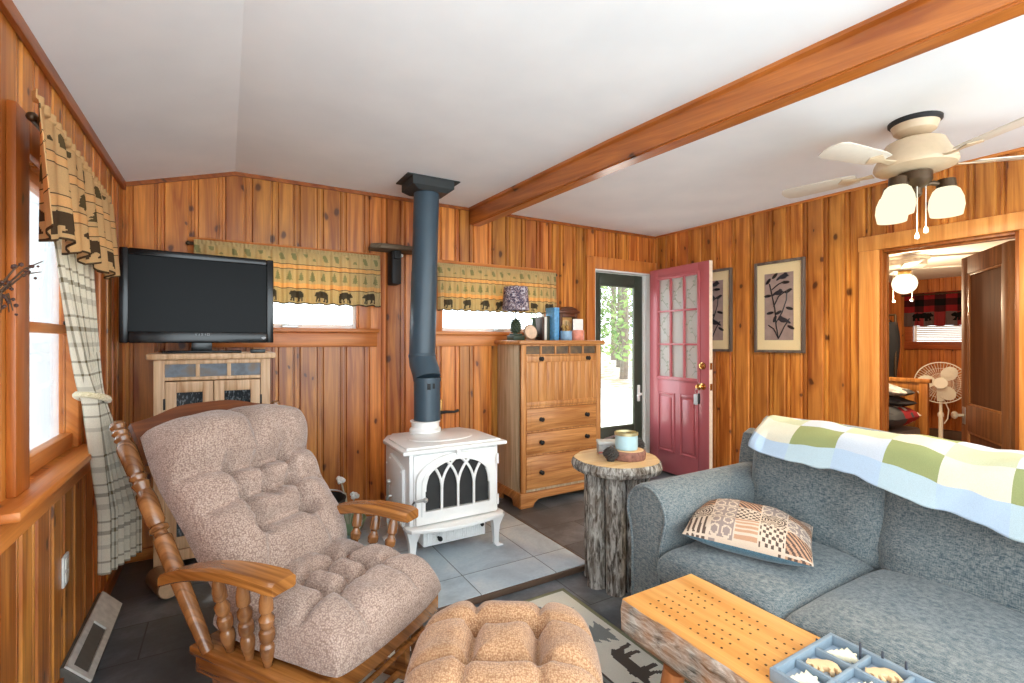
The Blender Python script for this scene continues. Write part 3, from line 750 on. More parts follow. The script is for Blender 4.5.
for ks, ys in (((.0, .22), (2.36, 2.98)), ((.78, 1.0), (2.36, 2.98)), ((.22, .78), (2.36, 2.39)), ((.22, .78), (2.95, 2.98)), ((.22, .78), (2.72, 2.96))):
    a, b_ = slope(ks[0], .001), slope(ks[1], .001); a2, b2 = slope(ks[0], .007), slope(ks[1], .007)
    add_prism(bm, [a, b_, b2, a2], ys[0], ys[1], 'XZ')
obj('face_plate', bm, plain('register_white', srgb(206, 202, 194), 0.5, var=0.15), rg, world=True)
# dried berry bunch on casing
db = thing('dried_berry_bunch', 'dried brown berry twigs with gingham ribbon hung on the left window casing', 'decoration', (XL + .05, 1.60, 1.3))
rr = random.Random(9)
bm = bm_new(); bb = bm_new()
for i in range(16):
    a = rr.uniform(0, 2 * PI); l = rr.uniform(.05, .12)
    tgt = Vector((XL + .07 + .05 * math.cos(a) * .8, 1.57 + l * math.sin(a) * .6, 1.45 + l * math.cos(a * 1.7) * .8))
    if i == 0: tgt = Vector((XL + .09, 1.80, 1.52))
    if i == 1: tgt = Vector((XL + .09, 1.79, 1.49))
    mid = Vector((XL + .06, 1.57, 1.42)).lerp(tgt, .5) + Vector((.01, 0, .015))
    add_tube(bm, [(XL + .05, 1.56, 1.38), mid, tgt], [.003, .0022, .0014], 5)
    for k in range(4):
        p = mid.lerp(tgt, rr.uniform(.1, 1.0)); add_ball(bb, p + Vector((rr.uniform(-.012, .012), rr.uniform(-.012, .012), rr.uniform(-.012, .012))), rr.uniform(.003, .0055), sub=1)
obj('twigs', bm, plain('twig_brown', srgb(84, 62, 44), 0.8), db, world=True)
obj('berries', bb, plain('berry_brown', srgb(74, 48, 40), 0.6), db, world=True, kind='stuff')
def ging(s, t):
    a, b = int(s * 6) % 2, int(t * 16) % 2
    return srgb(96, 60, 44) if a and b else (srgb(220, 200, 168) if not a and not b else srgb(158, 124, 98))
bm = bm_new(); grid(bm, lambda s, t: Vector((XL + .045 + .006 * math.sin(t * 7), 1.545 + s * .05 + (1 - t) * .02, lerp(1.29, 1.40, t))), 12, 24, ging)
obj('ribbon', bm, CLOTH, db, world=True, solid=.002)

# ------------------------------------------------------------------ television + corner stand
tv = thing('tv_stand', 'tall pale oak television cabinet with slate inlay in the left corner', 'cabinet', (-.06, 3.40, 0))
X0, X1, Y0, Y1 = -.335, .225, 3.205, 3.585
obj('body', boxes([(X0, X0 + .03, Y0, Y1, .0, 1.20), (X1 - .03, X1, Y0, Y1, 0, 1.20), (X0 + .03, X1 - .03, Y0 + .02, Y1, .12, .15), (X0 + .03, X1 - .03, Y1 - .015, Y1, .15, 1.20), (X0 + .03, X1 - .03, Y0, Y0 + .02, 1.175, 1.20), (X0 + .03, X1 - .03, Y0, Y0 + .02, 1.085, 1.105), (X0 + .03, X1 - .03, Y0, Y0 + .02, .10, .16), (X0, X0 + .05, Y0 - .004, Y0 + .04, 0, 1.20), (X1 - .05, X1, Y0 - .004, Y0 + .04, 0, 1.20), (-.145, -.125, Y0, Y0 + .02, 1.105, 1.175), (.005, .025, Y0, Y0 + .02, 1.105, 1.175)], .003), TVOAK, tv, world=True)
obj('top', boxes([(X0 - .03, X1 + .03, Y0 - .03, Y1, 1.20, 1.235)], .01), TVOAK, tv, world=True)
for a, b_ in ((X0 + .05, -.145), (-.125, .005), (.025, X1 - .05)):
    obj('slate_inlay', boxes([(a, b_, Y0 + .006, Y0 + .016, 1.105, 1.175)]), SLATE, tv, world=True)
for a, b_, hs in ((X0 + .052, -.062, -1), (-.058, X1 - .052, 1)):
    dr = obj('door', boxes([(a, a + .05, Y0 - .002, Y0 + .02, .165, 1.08), (b_ - .05, b_, Y0 - .002, Y0 + .02, .165, 1.08), (a + .05, b_ - .05, Y0 - .002, Y0 + .02, 1.02, 1.08), (a + .05, b_ - .05, Y0 - .002, Y0 + .02, .165, .23)], .003), TVOAK, tv, world=True)
    obj('seeded_glass', boxes([(a + .05, b_ - .05, Y0 + .008, Y0 + .013, .23, 1.02)]), SEEDED, dr, world=True)
    hx = a - .004 if hs < 0 else b_ + .004
    for hz in (.93, .25): obj('hinge', boxes([(hx - .005, hx + .005, Y0 - .006, Y0 + .004, hz, hz + .06)], .001), IRON, dr, world=True)
    kx = b_ - .02 if hs < 0 else a + .02
    bm = bm_new(); add_lathe(bm, [(.006, 0), (.006, .012), (.013, .018), (.010, .028), (.002, .03)], 12, Matrix.Translation((kx, Y0 - .002, .62)) @ RX(PI / 2)); obj('knob', bm, IRON, dr, world=True)

ta = math.radians(6)
tel = thing('television', 'black flat-screen television angled on top of the oak corner cabinet', 'television', (-.118, 3.28, 1.235), ta)
TW, TZ0, TZ1 = .735, 1.292 - 1.235, 1.796 - 1.235
obj('base', boxes([(-.19, .19, -.09, .09, 0.0005, .014)], .006), BLACK, tel)
obj('neck', boxes([(-.05, .05, -.0, .04, .012, .10)], .004), BLACK, tel)
bz = .038; x = TW / 2
bm = boxes([(-x, -x + bz, -.03, .03, TZ0, TZ1), (x - bz, x, -.03, .03, TZ0, TZ1), (-x + bz, x - bz, -.03, .03, TZ1 - .036, TZ1), (-x + bz, x - bz, -.03, .03, TZ0, TZ0 + .062)], .006)
add_box(bm, -x + .03, x - .03, -.0, .055, TZ0 + .03, TZ1 - .03, .008)
obj('bezel', bm, BLACK, tel)
obj('screen', boxes([(-x + bz - .001, x - bz + .001, -.022, -.012, TZ0 + .06, TZ1 - .034)]), plain('lcd_screen', srgb(10, 11, 12), 0.34, var=0.03, spec=0.12), tel)
# maker's lettering strokes on lower bezel, built as five small letters V I Z I O
bm = bm_new(); lz, lh, yy = TZ0 + .043, .010, -.0305
def stroke(pts, x0):
    add_tube(bm, [(x0 + p[0] * .010, yy, lz + p[1] * lh) for p in pts], .0011, 5)
for i, let in enumerate(([(0, 1), (.5, 0), (1, 1)], [(.5, 0), (.5, 1)], [(0, 1), (1, 1), (0, 0), (1, 0)], [(.5, 0), (.5, 1)], [(0, 0), (0, 1), (1, 1), (1, 0), (0, 0)])):
    stroke(let, -.035 + i * .0145)
obj('lettering', bm, plain('letter_grey', srgb(170, 172, 176), 0.4), tel, label='small grey lettering')
bm = bm_new(); add_prism(bm, [(x - .07, TZ0 + .030), (x - .055, TZ0 + .020), (x - .04, TZ0 + .030), (x - .048, TZ0 + .036), (x - .062, TZ0 + .036)], -.0315, -.029, 'XZ'); obj('corner_logo', bm, plain('logo_grey', srgb(150, 152, 156), 0.4), tel)
bm = boxes([(.12, .20, 3.175 - .0, 3.215, 1.2355, 1.255)], .005); single('remote_box', bm, plain('remote_dark', srgb(48, 56, 58), 0.4), 'small dark remote lying on the cabinet top below the television', 'remote', (.16, 3.195, 1.2355))

# log stub on the floor behind the glider
lg = thing('log_stub', 'short pale log end lying on the dark floor behind the rocking chair', 'log', (-.245, 2.98, .055), math.radians(20))
bm = bm_new(); add_lathe(bm, [(.050, 0), (.053, .004), (.054, .10), (.052, .20), (.049, .204)], 20, RX(-PI / 2)); obj('bark', bm, wood('log_side', srgb(150, 116, 84), srgb(112, 82, 56), 'Y'), lg)
bm = bm_new(); add_lathe(bm, [(.047, -.003), (.047, .002)], 20, RX(-PI / 2)); obj('cut_end', bm, plain('log_end', srgb(196, 164, 130), 0.7, var=0.1), lg)

# ------------------------------------------------------------------ hearth
he = thing('hearth_pad', 'low grey slate tiled hearth pad under the white stove', 'hearth', (1.1, 2.85, 0))
obj('tile_top', boxes([(.42, 1.79, 2.165, 3.55, .0, .034)], .004), HEARTHM, he, world=True)
obj('edging', boxes([(.405, 1.805, 2.15, 2.166, 0, .03), (1.789, 1.805, 2.166, 3.55, 0, .03), (.405, .421, 2.166, 3.55, 0, .03)], .003), plain('hearth_edge_brown', srgb(96, 74, 58), 0.6), he, world=True)

# ------------------------------------------------------------------ stove
HZ = .034
sv = thing('wood_stove', 'white enamel stove with arched tracery window standing on the hearth', 'stove', (1.175, 2.615, HZ))
def Z(v): return v - HZ
bm = bm_new()
add_box(bm, -.285, .285, .03, .50, Z(.205), Z(.665), .008)
obj('body', bm, ENAMEL, sv)
bm = bm_new()
add_prism(bm, [(-.33, -.005), (.33, -.005), (.33, .40), (.26, .545), (-.26, .545), (-.33, .40)], Z(.662), Z(.685), 'XY', .006)
add_prism(bm, [(-.30, .03), (.30, .03), (.30, .38), (.24, .52), (-.24, .52), (-.30, .38)], Z(.684), Z(.697), 'XY', .006)
add_lathe(bm, [(.17, Z(.695)), (.17, Z(.701)), (.155, Z(.704)), (.0, Z(.704))], 40, Matrix.Translation((0, .27, 0)) @ Matrix.Diagonal((1.25, .9, 1, 1)))
obj('top_plate', bm, ENAMEL, sv)
bm = bm_new(); add_lathe(bm, [(.105, Z(.69)), (.105, Z(.72)), (.092, Z(.735)), (.092, Z(.765)), (.10, Z(.768)), (.10, Z(.775))], 32, Matrix.Translation((-.03, .46, 0))); obj('flue_collar', bm, ENAMEL, sv)
# front door with arch
def arch(hw, zb, zs, zt, n=24):
    return [(-hw, zb)] + [(-hw * math.cos(PI * i / n), zs + (zt - zs) * math.sin(PI * i / n)) for i in range(n + 1)] + [(hw, zb)]
def arch_ring(bm, outer, inner, y0, y1):
    n = len(outer); b = bmesh.new()
    A = [[b.verts.new((x, y, z)) for x, z in q] for q in (outer, inner) for y in (y0, y1)]
    o0, o1, i0, i1 = A
    for k in range(n):
        m = (k + 1) % n
        b.faces.new((o0[k], o0[m], i0[m], i0[k])); b.faces.new((o1[k], i1[k], i1[m], o1[m]))
        b.faces.new((o0[k], o1[k], o1[m], o0[m])); b.faces.new((i0[k], i0[m], i1[m], i1[k]))
    bmesh.ops.recalc_face_normals(b, faces=list(b.faces)); merge(bm, b)
bm = bm_new()
add_box(bm, -.262, .262, .018, .034, Z(.255), Z(.652), .004)
arch_ring(bm, arch(.255, Z(.262), Z(.50), Z(.648)), arch(.205, Z(.335), Z(.475), Z(.612)), -.006, .03)
arch_ring(bm, arch(.225, Z(.31), Z(.485), Z(.628)), arch(.205, Z(.335), Z(.475), Z(.612)), -.014, .0)
fd = obj('front_door', bm, ENAMEL, sv, angle=.5)
bm = bm_new(); add_prism(bm, arch(.206, Z(.334), Z(.474), Z(.613)), .006, .0175, 'XZ'); obj('door_glass', bm, plain('stove_glass', srgb(58, 58, 58), 0.12, var=0.15, scale=9), fd)
bm = bm_new()
def clip_arc(cx, cz, r, a0, a1, n=24):
    pts = []
    for i in range(n + 1):
        a = a0 + (a1 - a0) * i / n; x_, z_ = cx + r * math.cos(a), cz + r * math.sin(a)
        if abs(x_) < .207:
            zt = .475 + (.613 - .475) * math.sqrt(max(0, 1 - (x_ / .205) ** 2))
            if .332 <= z_ <= zt + .004: pts.append((x_, -.004, Z(z_)))
            elif pts: break
        elif pts: break
    return pts
for xs in (-.1025, 0.0, .1025):
    add_tube(bm, [(xs, -.004, Z(.335)), (xs, -.004, Z(.40)), (xs, -.004, Z(.45))], .0085, 8)
for xs in (-.1025, 0, .1025, -.205, .205):
    for sgn in (1, -1):
        p = clip_arc(xs + sgn * .205, .45, .205, PI if sgn > 0 else 0, PI / 2, 30)
        if len(p) > 2: add_tube(bm, p, .0085, 8)
obj('tracery', bm, ENAMEL, fd)
bm = bm_new(); add_box(bm, -.012, .012, -.018, 0, Z(.635), Z(.665), .003); obj('door_catch', bm, ENAMEL, fd)
bm = bm_new(); add_tube(bm, [(-.262, .0, Z(.40)), (-.29, -.05, Z(.405)), (-.285, -.075, Z(.425)), (-.245, -.09, Z(.43))], [.007, .007, .008, .008], 10); add_ball(bm, (-.235, -.092, Z(.43)), .015); obj('door_handle', bm, STEEL, fd)
for z in (.30, .55):
    bm = bm_new(); add_tube(bm, [(.268, .002, Z(z)), (.268, .002, Z(z + .06))], .008, 8); obj('hinge', bm, ENAMEL, fd)
# ash lip, pan, legs
bm = bm_new(); add_prism(bm, [(-.31, .05), (-.31, .0)] + [(-.29 + .58 * i / 14, -.03 - .055 * math.sin(PI * i / 14)) for i in range(15)] + [(.31, .0), (.31, .05)], Z(.228), Z(.252), 'XY', .006); obj('ash_lip', bm, ENAMEL, sv)
bm = bm_new(); add_box(bm, -.20, .20, .035, .40, Z(.115), Z(.205), .006)
for i in range(26): add_box(bm, -.19 + i * .0146, -.184 + i * .0146, .030, .037, Z(.122), Z(.198), .001)
ap = obj('ash_pan', bm, ENAMEL, sv)
bm = bm_new(); add_lathe(bm, [(.007, 0), (.007, .02), (.014, .026), (.012, .038), (.002, .04)], 12, Matrix.Translation((-.11, .03, Z(.16))) @ RX(PI / 2)); obj('pan_knob', bm, IRON, ap); bm = bm_new(); add_lathe(bm, [(.007, 0), (.007, .014), (.012, .02), (.002, .026)], 12, Matrix.Translation((.17, .035, Z(.185))) @ RX(PI / 2)); obj('pan_knob', bm, IRON, ap)
for sx, sy in ((-1, 0), (1, 0), (-1, 1), (1, 1)):
    bm = bm_new(); by = .03 if sy == 0 else .47
    pr = [(.042, .20), (.034, .175), (.021, .13), (.015, .06), (.016, .02), (.023, .008), (.022, 0)]
    for (w0, z0_), (w1, z1_) in zip(pr, pr[1:]):
        b = bmesh.new(); ox = lambda w, z: sx * (.268 + (.02 if z < .02 else 0))
        q = []
        for w, z in ((w0, z0_), (w1, z1_)):
            c_ = ox(w, z); q.append([b.verts.new((c_ + dx * w, by + dy * w, z)) for dx, dy in ((-1, -1), (1, -1), (1, 1), (-1, 1))])
        for i in range(4): b.faces.new((q[0][i], q[0][(i + 1) % 4], q[1][(i + 1) % 4], q[1][i]))
        if z1_ == 0: b.faces.new(q[1])
        bmesh.ops.recalc_face_normals(b, faces=list(b.faces)); merge(bm, b)
    bmesh.ops.remove_doubles(bm, verts=list(bm.verts), dist=1e-5)
    obj('leg', bm, ENAMEL, sv)
# side door on the left flank
bm = bm_new(); add_prism(bm, [(.10, Z(.235)), (.42, Z(.235)), (.42, Z(.55)), (.34, Z(.61)), (.10, Z(.56))], -.305, -.284, 'YZ', .006)
for y_, z_ in ((.12, .25), (.40, .25), (.40, .54), (.12, .545), (.33, .585)): add_ball(bm, (-.305, y_, Z(z_)), .007, sub=1)
sd = obj('side_door', bm, ENAMEL, sv)
bm = bm_new(); add_tube(bm, [(-.30, .30, Z(.36)), (-.335, .30, Z(.36)), (-.345, .26, Z(.355)), (-.35, .22, Z(.40)), (-.35, .21, Z(.46))], .008, 8); add_ball(bm, (-.35, .21, Z(.475)), .016); obj('side_handle', bm, STEEL, sd)

# stove pipe
sp = thing('stove_pipe', 'tall blue-black stove pipe with black ceiling box rising from the stove', 'stove pipe', (1.16, 3.08, .775))
R = .088
P0, P1 = Vector((1.16, 3.08, .735)), Vector((1.16, 3.08, 1.06))
PT = Vector((1.185, 3.155, 2.345)); PB = Vector((1.152, 3.155, 1.20))
bm = bm_new(); add_tube(bm, [(1.16, 3.08, .776), (1.16, 3.08, 1.05)], R, 32); add_tube(bm, [(1.16, 3.08, 1.035), (1.16, 3.08, 1.06)], R + .004, 32); obj('lower_pipe', bm, PIPE, sp, world=True)
bm = bm_new(); add_tube(bm, [(1.16, 3.08, 1.055), (1.158, 3.10, 1.10), (1.152, 3.14, 1.155), (1.152, 3.155, 1.20)], [R + .003, R + .004, R + .004, R + .002], 32); obj('elbow', bm, PIPE, sp, world=True)
bm = bm_new(); add_tube(bm, [PB, PB.lerp(PT, .5)], R, 32); add_tube(bm, [PB.lerp(PT, .495), PT], R - .002, 32); add_tube(bm, [PB + Vector((0, 0, -.008)), PB + Vector((0, 0, .012))], R + .005, 32); obj('upper_pipe', bm, PIPE, sp, world=True)
bm = boxes([(1.13, 1.15, 3.08 - R - .004, 3.08 - R + .012, .985, 1.025), (1.165, 1.18, 3.08 - R - .004, 3.08 - R + .012, .99, 1.025)], .002); obj('damper_clip', bm, IRON, sp, world=True)
bm = boxes([(1.01, 1.38, 3.03, 3.285, CEIL - .008, CEIL - .0005)], .001)
b = bmesh.new(); q = []
for (hx, hy, z) in ((.145, .12, CEIL - .006), (.145, .12, CEIL - .06), (.10, .095, CEIL - .085)):
    q.append([b.verts.new((1.193 + sx * hx, 3.157 + sy * hy, z)) for sx, sy in ((-1, -1), (1, -1), (1, 1), (-1, 1))])
for r0, r1 in zip(q, q[1:]):
    for i in range(4): b.faces.new((r0[i], r0[(i + 1) % 4], r1[(i + 1) % 4], r1[i]))
b.faces.new(q[0]); b.faces.new(q[-1]); bmesh.ops.recalc_face_normals(b, faces=list(b.faces)); merge(bm, b)
obj('ceiling_box', bm, PIPEBOX, sp, world=True)

# rustic wall shelf behind pipe
ws = thing('wall_shelf', 'small rough-edged wooden shelf on black bracket behind the stove pipe', 'shelf', (1.08, D - .1, 1.95))
bm = bm_new(); rr = random.Random(3)
poly = [(.90 + .46 * i / 10, D - .17 - rr.uniform(0, .02)) for i in range(11)] + [(1.36, D - .002), (.90, D - .002)]
poly[0] = (.885, D - .13)
add_prism(bm, poly, 1.965, 2.0, 'XY', .006); obj('plank', bm, wood('rough_plank', srgb(128, 110, 88), srgb(84, 68, 52), 'X', grain=1.5, rough=.8), ws, world=True)
bm = boxes([(1.04, 1.11, D - .13, D - .001, 1.72, 1.964)], .01); add_box(bm, 1.05, 1.10, D - .15, D - .12, 1.90, 1.964, .006); obj('bracket', bm, BLACKM, ws, world=True)
bm = bm_new(); add_ball(bm, (1.118, D - .10, 1.935), .014); obj('screw_cap', bm, WHITE, ws, world=True)
# iron hook on the wall
hk = thing('wall_hook', 'black iron wall hook beside the stove pipe above the stove', 'hook', (1.46, D - .01, .78))
bm = bm_new(); add_tube(bm, [(1.465, D - .012, .69), (1.468, D - .012, .84)], .011, 8); obj('plate', bm, BRASS, hk, world=True)
bm = bm_new(); add_tube(bm, [(1.43, D - .03, .735), (1.50, D - .04, .745), (1.56, D - .05, .74), (1.60, D - .05, .75)], [.012, .011, .009, .012], 8); obj('arm', bm, IRON, hk, world=True)

# bucket and plants behind the glider
bk = thing('coal_bucket', 'black metal bucket on the hearth behind the right chair arm', 'bucket', (.50, 3.13, .034))
bm = bm_new(); add_lathe(bm, [(.0, .0), (.10, .0), (.105, .01), (.14, .30), (.145, .305), (.14, .31), (.133, .30), (.10, .02), (0, .015)], 28); obj('pail', bm, BLACKM, bk)
bm = bm_new(); add_tube(bm, [(.14 * math.cos(a), .03 - .0 * a, .30 + .0 + .05 * math.sin(a)) for a in [PI * i / 12 for i in range(13)]], .004, 6); obj('bail', bm, STEEL, bk)
pt = thing('potted_plant', 'green bowl of white-tipped stems on the hearth beside the stove', 'plant', (.70, 3.32, .034))
bm = bm_new(); add_lathe(bm, [(0, 0), (.06, 0), (.09, .03), (.115, .09), (.112, .095), (.085, .035), (0, .02)], 28); obj('bowl', bm, plain('bowl_green', srgb(140, 160, 120), .4), pt)
bm = bm_new()
for a, r_, h_ in ((2.6, .05, .34), (.6, .06, .22), (3.6, .10, .26), (5.2, .09, .2), (1.6, .08, .24)):
    add_tube(bm, [(0, 0, .02), (r_ * .3 * math.cos(a), r_ * .3 * math.sin(a), h_ * .6), (r_ * math.cos(a), r_ * math.sin(a), h_)], .005, 6)
obj('stems', bm, plain('stem_pale', srgb(190, 186, 160), .6), pt)
for a, r_, h_ in ((2.6, .05, .34), (.6, .06, .22)):
    bm = bm_new()
    for k in range(5): add_ball(bm, (r_ * math.cos(a) + .015 * math.cos(k * 1.3), r_ * math.sin(a) + .015 * math.sin(k * 1.3), h_ + .008 * (k % 3)), .016, jitter=.3)
    obj('bloom', bm, WHITE, pt)

# ------------------------------------------------------------------ dresser / secretary
ds = thing('secretary_chest', 'tall honey oak drop-front chest of drawers between window and door', 'dresser', (2.38, 3.40, 0))
X0, X1, Y0, Y1 = 1.975, 2.775, 3.21, 3.585
obj('case', boxes([(X0, X0 + .025, Y0, Y1, .10, 1.275), (X1 - .025, X1, Y0, Y1, .10, 1.275), (X0 + .025, X1 - .025, Y1 - .012, Y1, .10, 1.275), (X0 + .025, X1 - .025, Y0 + .01, Y1 - .012, .10, .13), (X0 + .025, X1 - .025, Y0 + .03, Y0 + .04, .13, 1.275)], .003), OAKSIDE, ds, world=True)
obj('face_frame', boxes([(X0, X0 + .045, Y0 - .012, Y0 + .02, .10, 1.275), (X1 - .045, X1, Y0 - .012, Y0 + .02, .10, 1.275), (X0 + .045, X1 - .045, Y0 - .01, Y0 + .02, 1.262, 1.275), (X0 + .045, X1 - .045, Y0 - .01, Y0 + .02, 1.188, 1.200), (X0 + .045, X1 - .045, Y0 - .008, Y0 + .02, .77, .785), (X0 + .045, X1 - .045, Y0 - .008, Y0 + .02, .58, .592), (X0 + .045, X1 - .045, Y0 - .008, Y0 + .02, .395, .407)] + [(X0 + .045 + .71 * i / 5 - .008, X0 + .045 + .71 * i / 5 + .008, Y0 - .009, Y0 + .02, 1.20, 1.262) for i in range(1, 5)], .003), OAK_Z, ds, world=True)
for i in range(5):
    a = X0 + .045 + .71 * i / 5 + .008; b_ = X0 + .045 + .71 * (i + 1) / 5 - .008
    obj('slate_inlay', boxes([(a - .001, b_ + .001, Y0 + .002, Y0 + .012, 1.20, 1.262)]), SLATEB, ds, world=True)
obj('top', boxes([(X0 - .035, X1 + .03, Y0 - .04, Y1, 1.275, 1.31)], .009), OAK_X, ds, world=True)
def knob(bm, x_, z_, y_):
    add_lathe(bm, [(.017, 0), (.016, .004), (.008, .007), (.008, .014), (.017, .02), (.018, .026), (.010, .033), (.002, .034)], 16, Matrix.Translation((x_, y_, z_)) @ RX(PI / 2))
# drop front made of beaded boards
bm = bm_new(); a, b_ = X0 + .047, X1 - .047; zz0, zz1 = .787, 1.186
add_box(bm, a, b_, Y0 - .012, Y0 + .02, zz1 - .05, zz1, .003); add_box(bm, a, b_, Y0 - .012, Y0 + .02, zz0, zz0 + .035, .003)
add_box(bm, a, a + .04, Y0 - .012, Y0 + .02, zz0 + .035, zz1 - .05, .003); add_box(bm, b_ - .04, b_, Y0 - .012, Y0 + .02, zz0 + .035, zz1 - .05, .003)
n = 8
for i in range(n):
    p = a + .04 + (b_ - a - .08) * i / n; q_ = a + .04 + (b_ - a - .08) * (i + 1) / n
    add_box(bm, p + .0005, q_ - .0005, Y0 - .005, Y0 + .02, zz0 + .033, zz1 - .048, .003)
df = obj('drop_front', bm, OAK_Z, ds, world=True)
for kx in (2.155, 2.63):
    bm = bm_new(); knob(bm, kx, 1.162, Y0 - .012); obj('knob', bm, IRON, df, world=True)
for z0_, z1_, ks in ((.594, .768, ((2.155, .682), (2.615, .688))), (.409, .578, ((2.155, .50), (2.615, .505))), (.135, .393, ((2.155, .262), (2.615, .262)))):
    bm = boxes([(X0 + .047, X1 - .047, Y0 - .014, Y0 + .02, z0_, z1_)], .006); add_box(bm, X0 + .085, X1 - .085, Y0 - .017, Y0, z0_ + .03, z1_ - .03, .003)
    dw = obj('drawer', bm, OAK_X, ds, world=True)
    for kx, kz in ks:
        bm = bm_new(); knob(bm, kx, kz, Y0 - .017); obj('knob', bm, IRON, dw, world=True)
# bracket-foot plinth
bm = bm_new()
w = X1 - X0 + .03
pl_ = [(X0 - .015, 0), (X0 + .10, 0), (X0 + .115, .03), (X0 + .15, .055), (X0 + .19, .06), (X1 - .19, .06), (X1 - .15, .055), (X1 - .115, .03), (X1 - .10, 0), (X1 + .015, 0), (X1 + .015, .115), (X0 - .015, .115)]
add_prism(bm, pl_, Y0 - .025, Y0 + .0, 'XZ', .003)
for xa, xb in ((X0 - .015, X0 + .01), (X1 - .01, X1 + .015)):
    add_prism(bm, [(Y0, 0), (Y0 + .09, 0), (Y0 + .11, .05), (Y1 - .11, .05), (Y1 - .09, 0), (Y1, 0), (Y1, .115), (Y0, .115)], xa, xb, 'YZ', .003)
obj('bracket_base', bm, OAK_X, ds, world=True)

# --- things on the chest
TZ = 1.3105
lm = thing('table_lamp', 'small lamp with mottled purple drum shade and green pine cone base', 'lamp', (2.045, 3.40, TZ))
bm = boxes([(-.055, .055, -.055, .055, 0, .04)], .006); add_box(bm, -.04, .04, -.04, .04, .04, .055, .005); obj('base', bm, plain('lamp_green', srgb(40, 58, 42), .5), lm)
bm = bm_new()
add_lathe(bm, [(.012, .055), (.034, .07), (.042, .10), (.038, .135), (.022, .165), (.008, .178)], 20)
for k in range(7):
    zz = .065 + k * .016; rr_ = .030 + .013 * math.sin(PI * (k + .6) / 7)
    for j in range(11):
        a = 2 * PI * (j + .5 * (k % 2)) / 11; add_ball(bm, (rr_ * math.cos(a), rr_ * math.sin(a), zz), .010, .9, .9, .7, 1)
obj('pinecone_body', bm, PINECONE, lm)
bm = bm_new(); add_tube(bm, [(0, 0, .17), (0, 0, .30)], .006, 8); obj('stem', bm, BRONZE, lm)
t = NT('shade_mottled'); f = t.noise(t.coord(), 34, 5, .75, 1.5)
t.bsdf(t.ramp(f, [(.36, srgb(40, 40, 54)), (.47, srgb(84, 78, 100)), (.53, srgb(150, 120, 116)), (.60, srgb(206, 204, 212))]), .9); SHADE = t.m
bm = bm_new(); add_lathe(bm, [(.112, .245), (.098, .435), (.095, .435), (.109, .245), (.112, .245)], 36, cap=False); add_lathe(bm, [(.0, .425), (.096, .425), (.096, .43), (0, .43)], 20)
obj('lamp_shade', bm, SHADE, lm)

sl = thing('wood_slice_ornament', 'round pale wood slice ornament leaning beside the small lamp', 'ornament', (2.215, 3.43, TZ))
bm = bm_new(); add_lathe(bm, [(.062, 0), (.066, .003), (.066, .014), (.062, .017)], 28, Matrix.Translation((0, .02, .066)) @ Matrix.Rotation(math.radians(78), 4, 'X')); obj('bark_rim', bm, plain('slice_rim', srgb(150, 120, 96), .8), sl)
bm = bm_new(); add_lathe(bm, [(.057, .0), (.057, .0185)], 28, Matrix.Translation((0, .02, .066)) @ Matrix.Rotation(math.radians(78), 4, 'X')); obj('face', bm, plain('slice_face', srgb(232, 200, 172), .6, var=.12, scale=26), sl)
bm = bm_new(); add_prism(bm, [(-.04, 0), (.04, 0), (.03, .025), (-.03, .025)], -.0, .03, 'XZ', .003); obj('stand', bm, plain('slice_stand', srgb(140, 100, 70), .6), sl)

tf = thing('tree_figurine', 'dark green conifer figurine behind the wood slice ornament', 'ornament', (2.287, 3.50, TZ))
bm = bm_new()
for k in range(5): add_lathe(bm, [(.050 - k * .007, .03 + k * .028), (.040 - k * .007, .035 + k * .028), (.014, .085 + k * .028)], 14, Matrix.Rotation(k, 4, 'Z'))
obj('foliage', bm, PINECONE, tf)
bm = bm_new(); add_lathe(bm, [(.03, 0), (.028, .008), (.012, .012), (.012, .04)], 14); obj('trunk', bm, plain('fig_trunk', srgb(70, 52, 38), .7), tf)

def book(name, label, x_, w_, d_, h_, y_, cover, page, rz=0.0):
    b = thing(name, label, 'book', (x_, y_, TZ), rz, None)
    obj('cover', boxes([(-w_ / 2, -w_ / 2 + .003, 0, d_, 0, h_), (w_ / 2 - .003, w_ / 2, 0, d_, 0, h_), (-w_ / 2, w_ / 2, -.003, .002, 0, h_)], .001), cover, b)
    obj('pages', boxes([(-w_ / 2 + .003, w_ / 2 - .003, .002, d_ - .005, .004, h_ - .005)]), page, b)
    return b
PAGES = plain('paper_pages', srgb(232, 224, 204), .8)
book('book', 'thin dark brown book standing beside the pale spined one', 2.352, .022, .12, .20, 3.45, plain('cover_brown', srgb(66, 44, 34), .6), PAGES)
book('book', 'pale spined book standing between brown and blue books', 2.375, .026, .12, .205, 3.45, plain('cover_white', srgb(226, 220, 208), .6), PAGES)
book('book', 'dark green book standing just left of the tall blue one', 2.405, .026, .12, .21, 3.45, plain('cover_green', srgb(60, 66, 52), .6), PAGES)
book('book', 'tall bright blue book standing against the mantel clock', 2.447, .050, .13, .282, 3.385, plain('cover_blue', srgb(96, 160, 206), .5, var=.2, scale=40), PAGES)
ck = thing('mantel_clock', 'dark wooden mantel clock with square pale face on the chest top', 'clock', (2.61, 3.465, TZ))
obj('case', boxes([(-.105, .105, -.045, .05, 0, .025), (-.095, -.07, -.04, .045, .025, .24), (.07, .095, -.04, .045, .025, .24), (-.07, .07, .02, .045, .025, .24), (-.07, .07, -.04, .02, .205, .24), (-.115, .115, -.05, .055, .24, .262)], .004), plain('clock_mahogany', srgb(92, 50, 30), .35, var=.15), ck)
bm = bm_new(); add_prism(bm, [(-.10, .262), (.10, .262), (.07, .285), (.03, .297), (-.03, .297), (-.07, .285)], -.045, .05, 'XZ', .003); obj('pediment', bm, plain('clock_mahogany2', srgb(86, 46, 28), .35), ck)
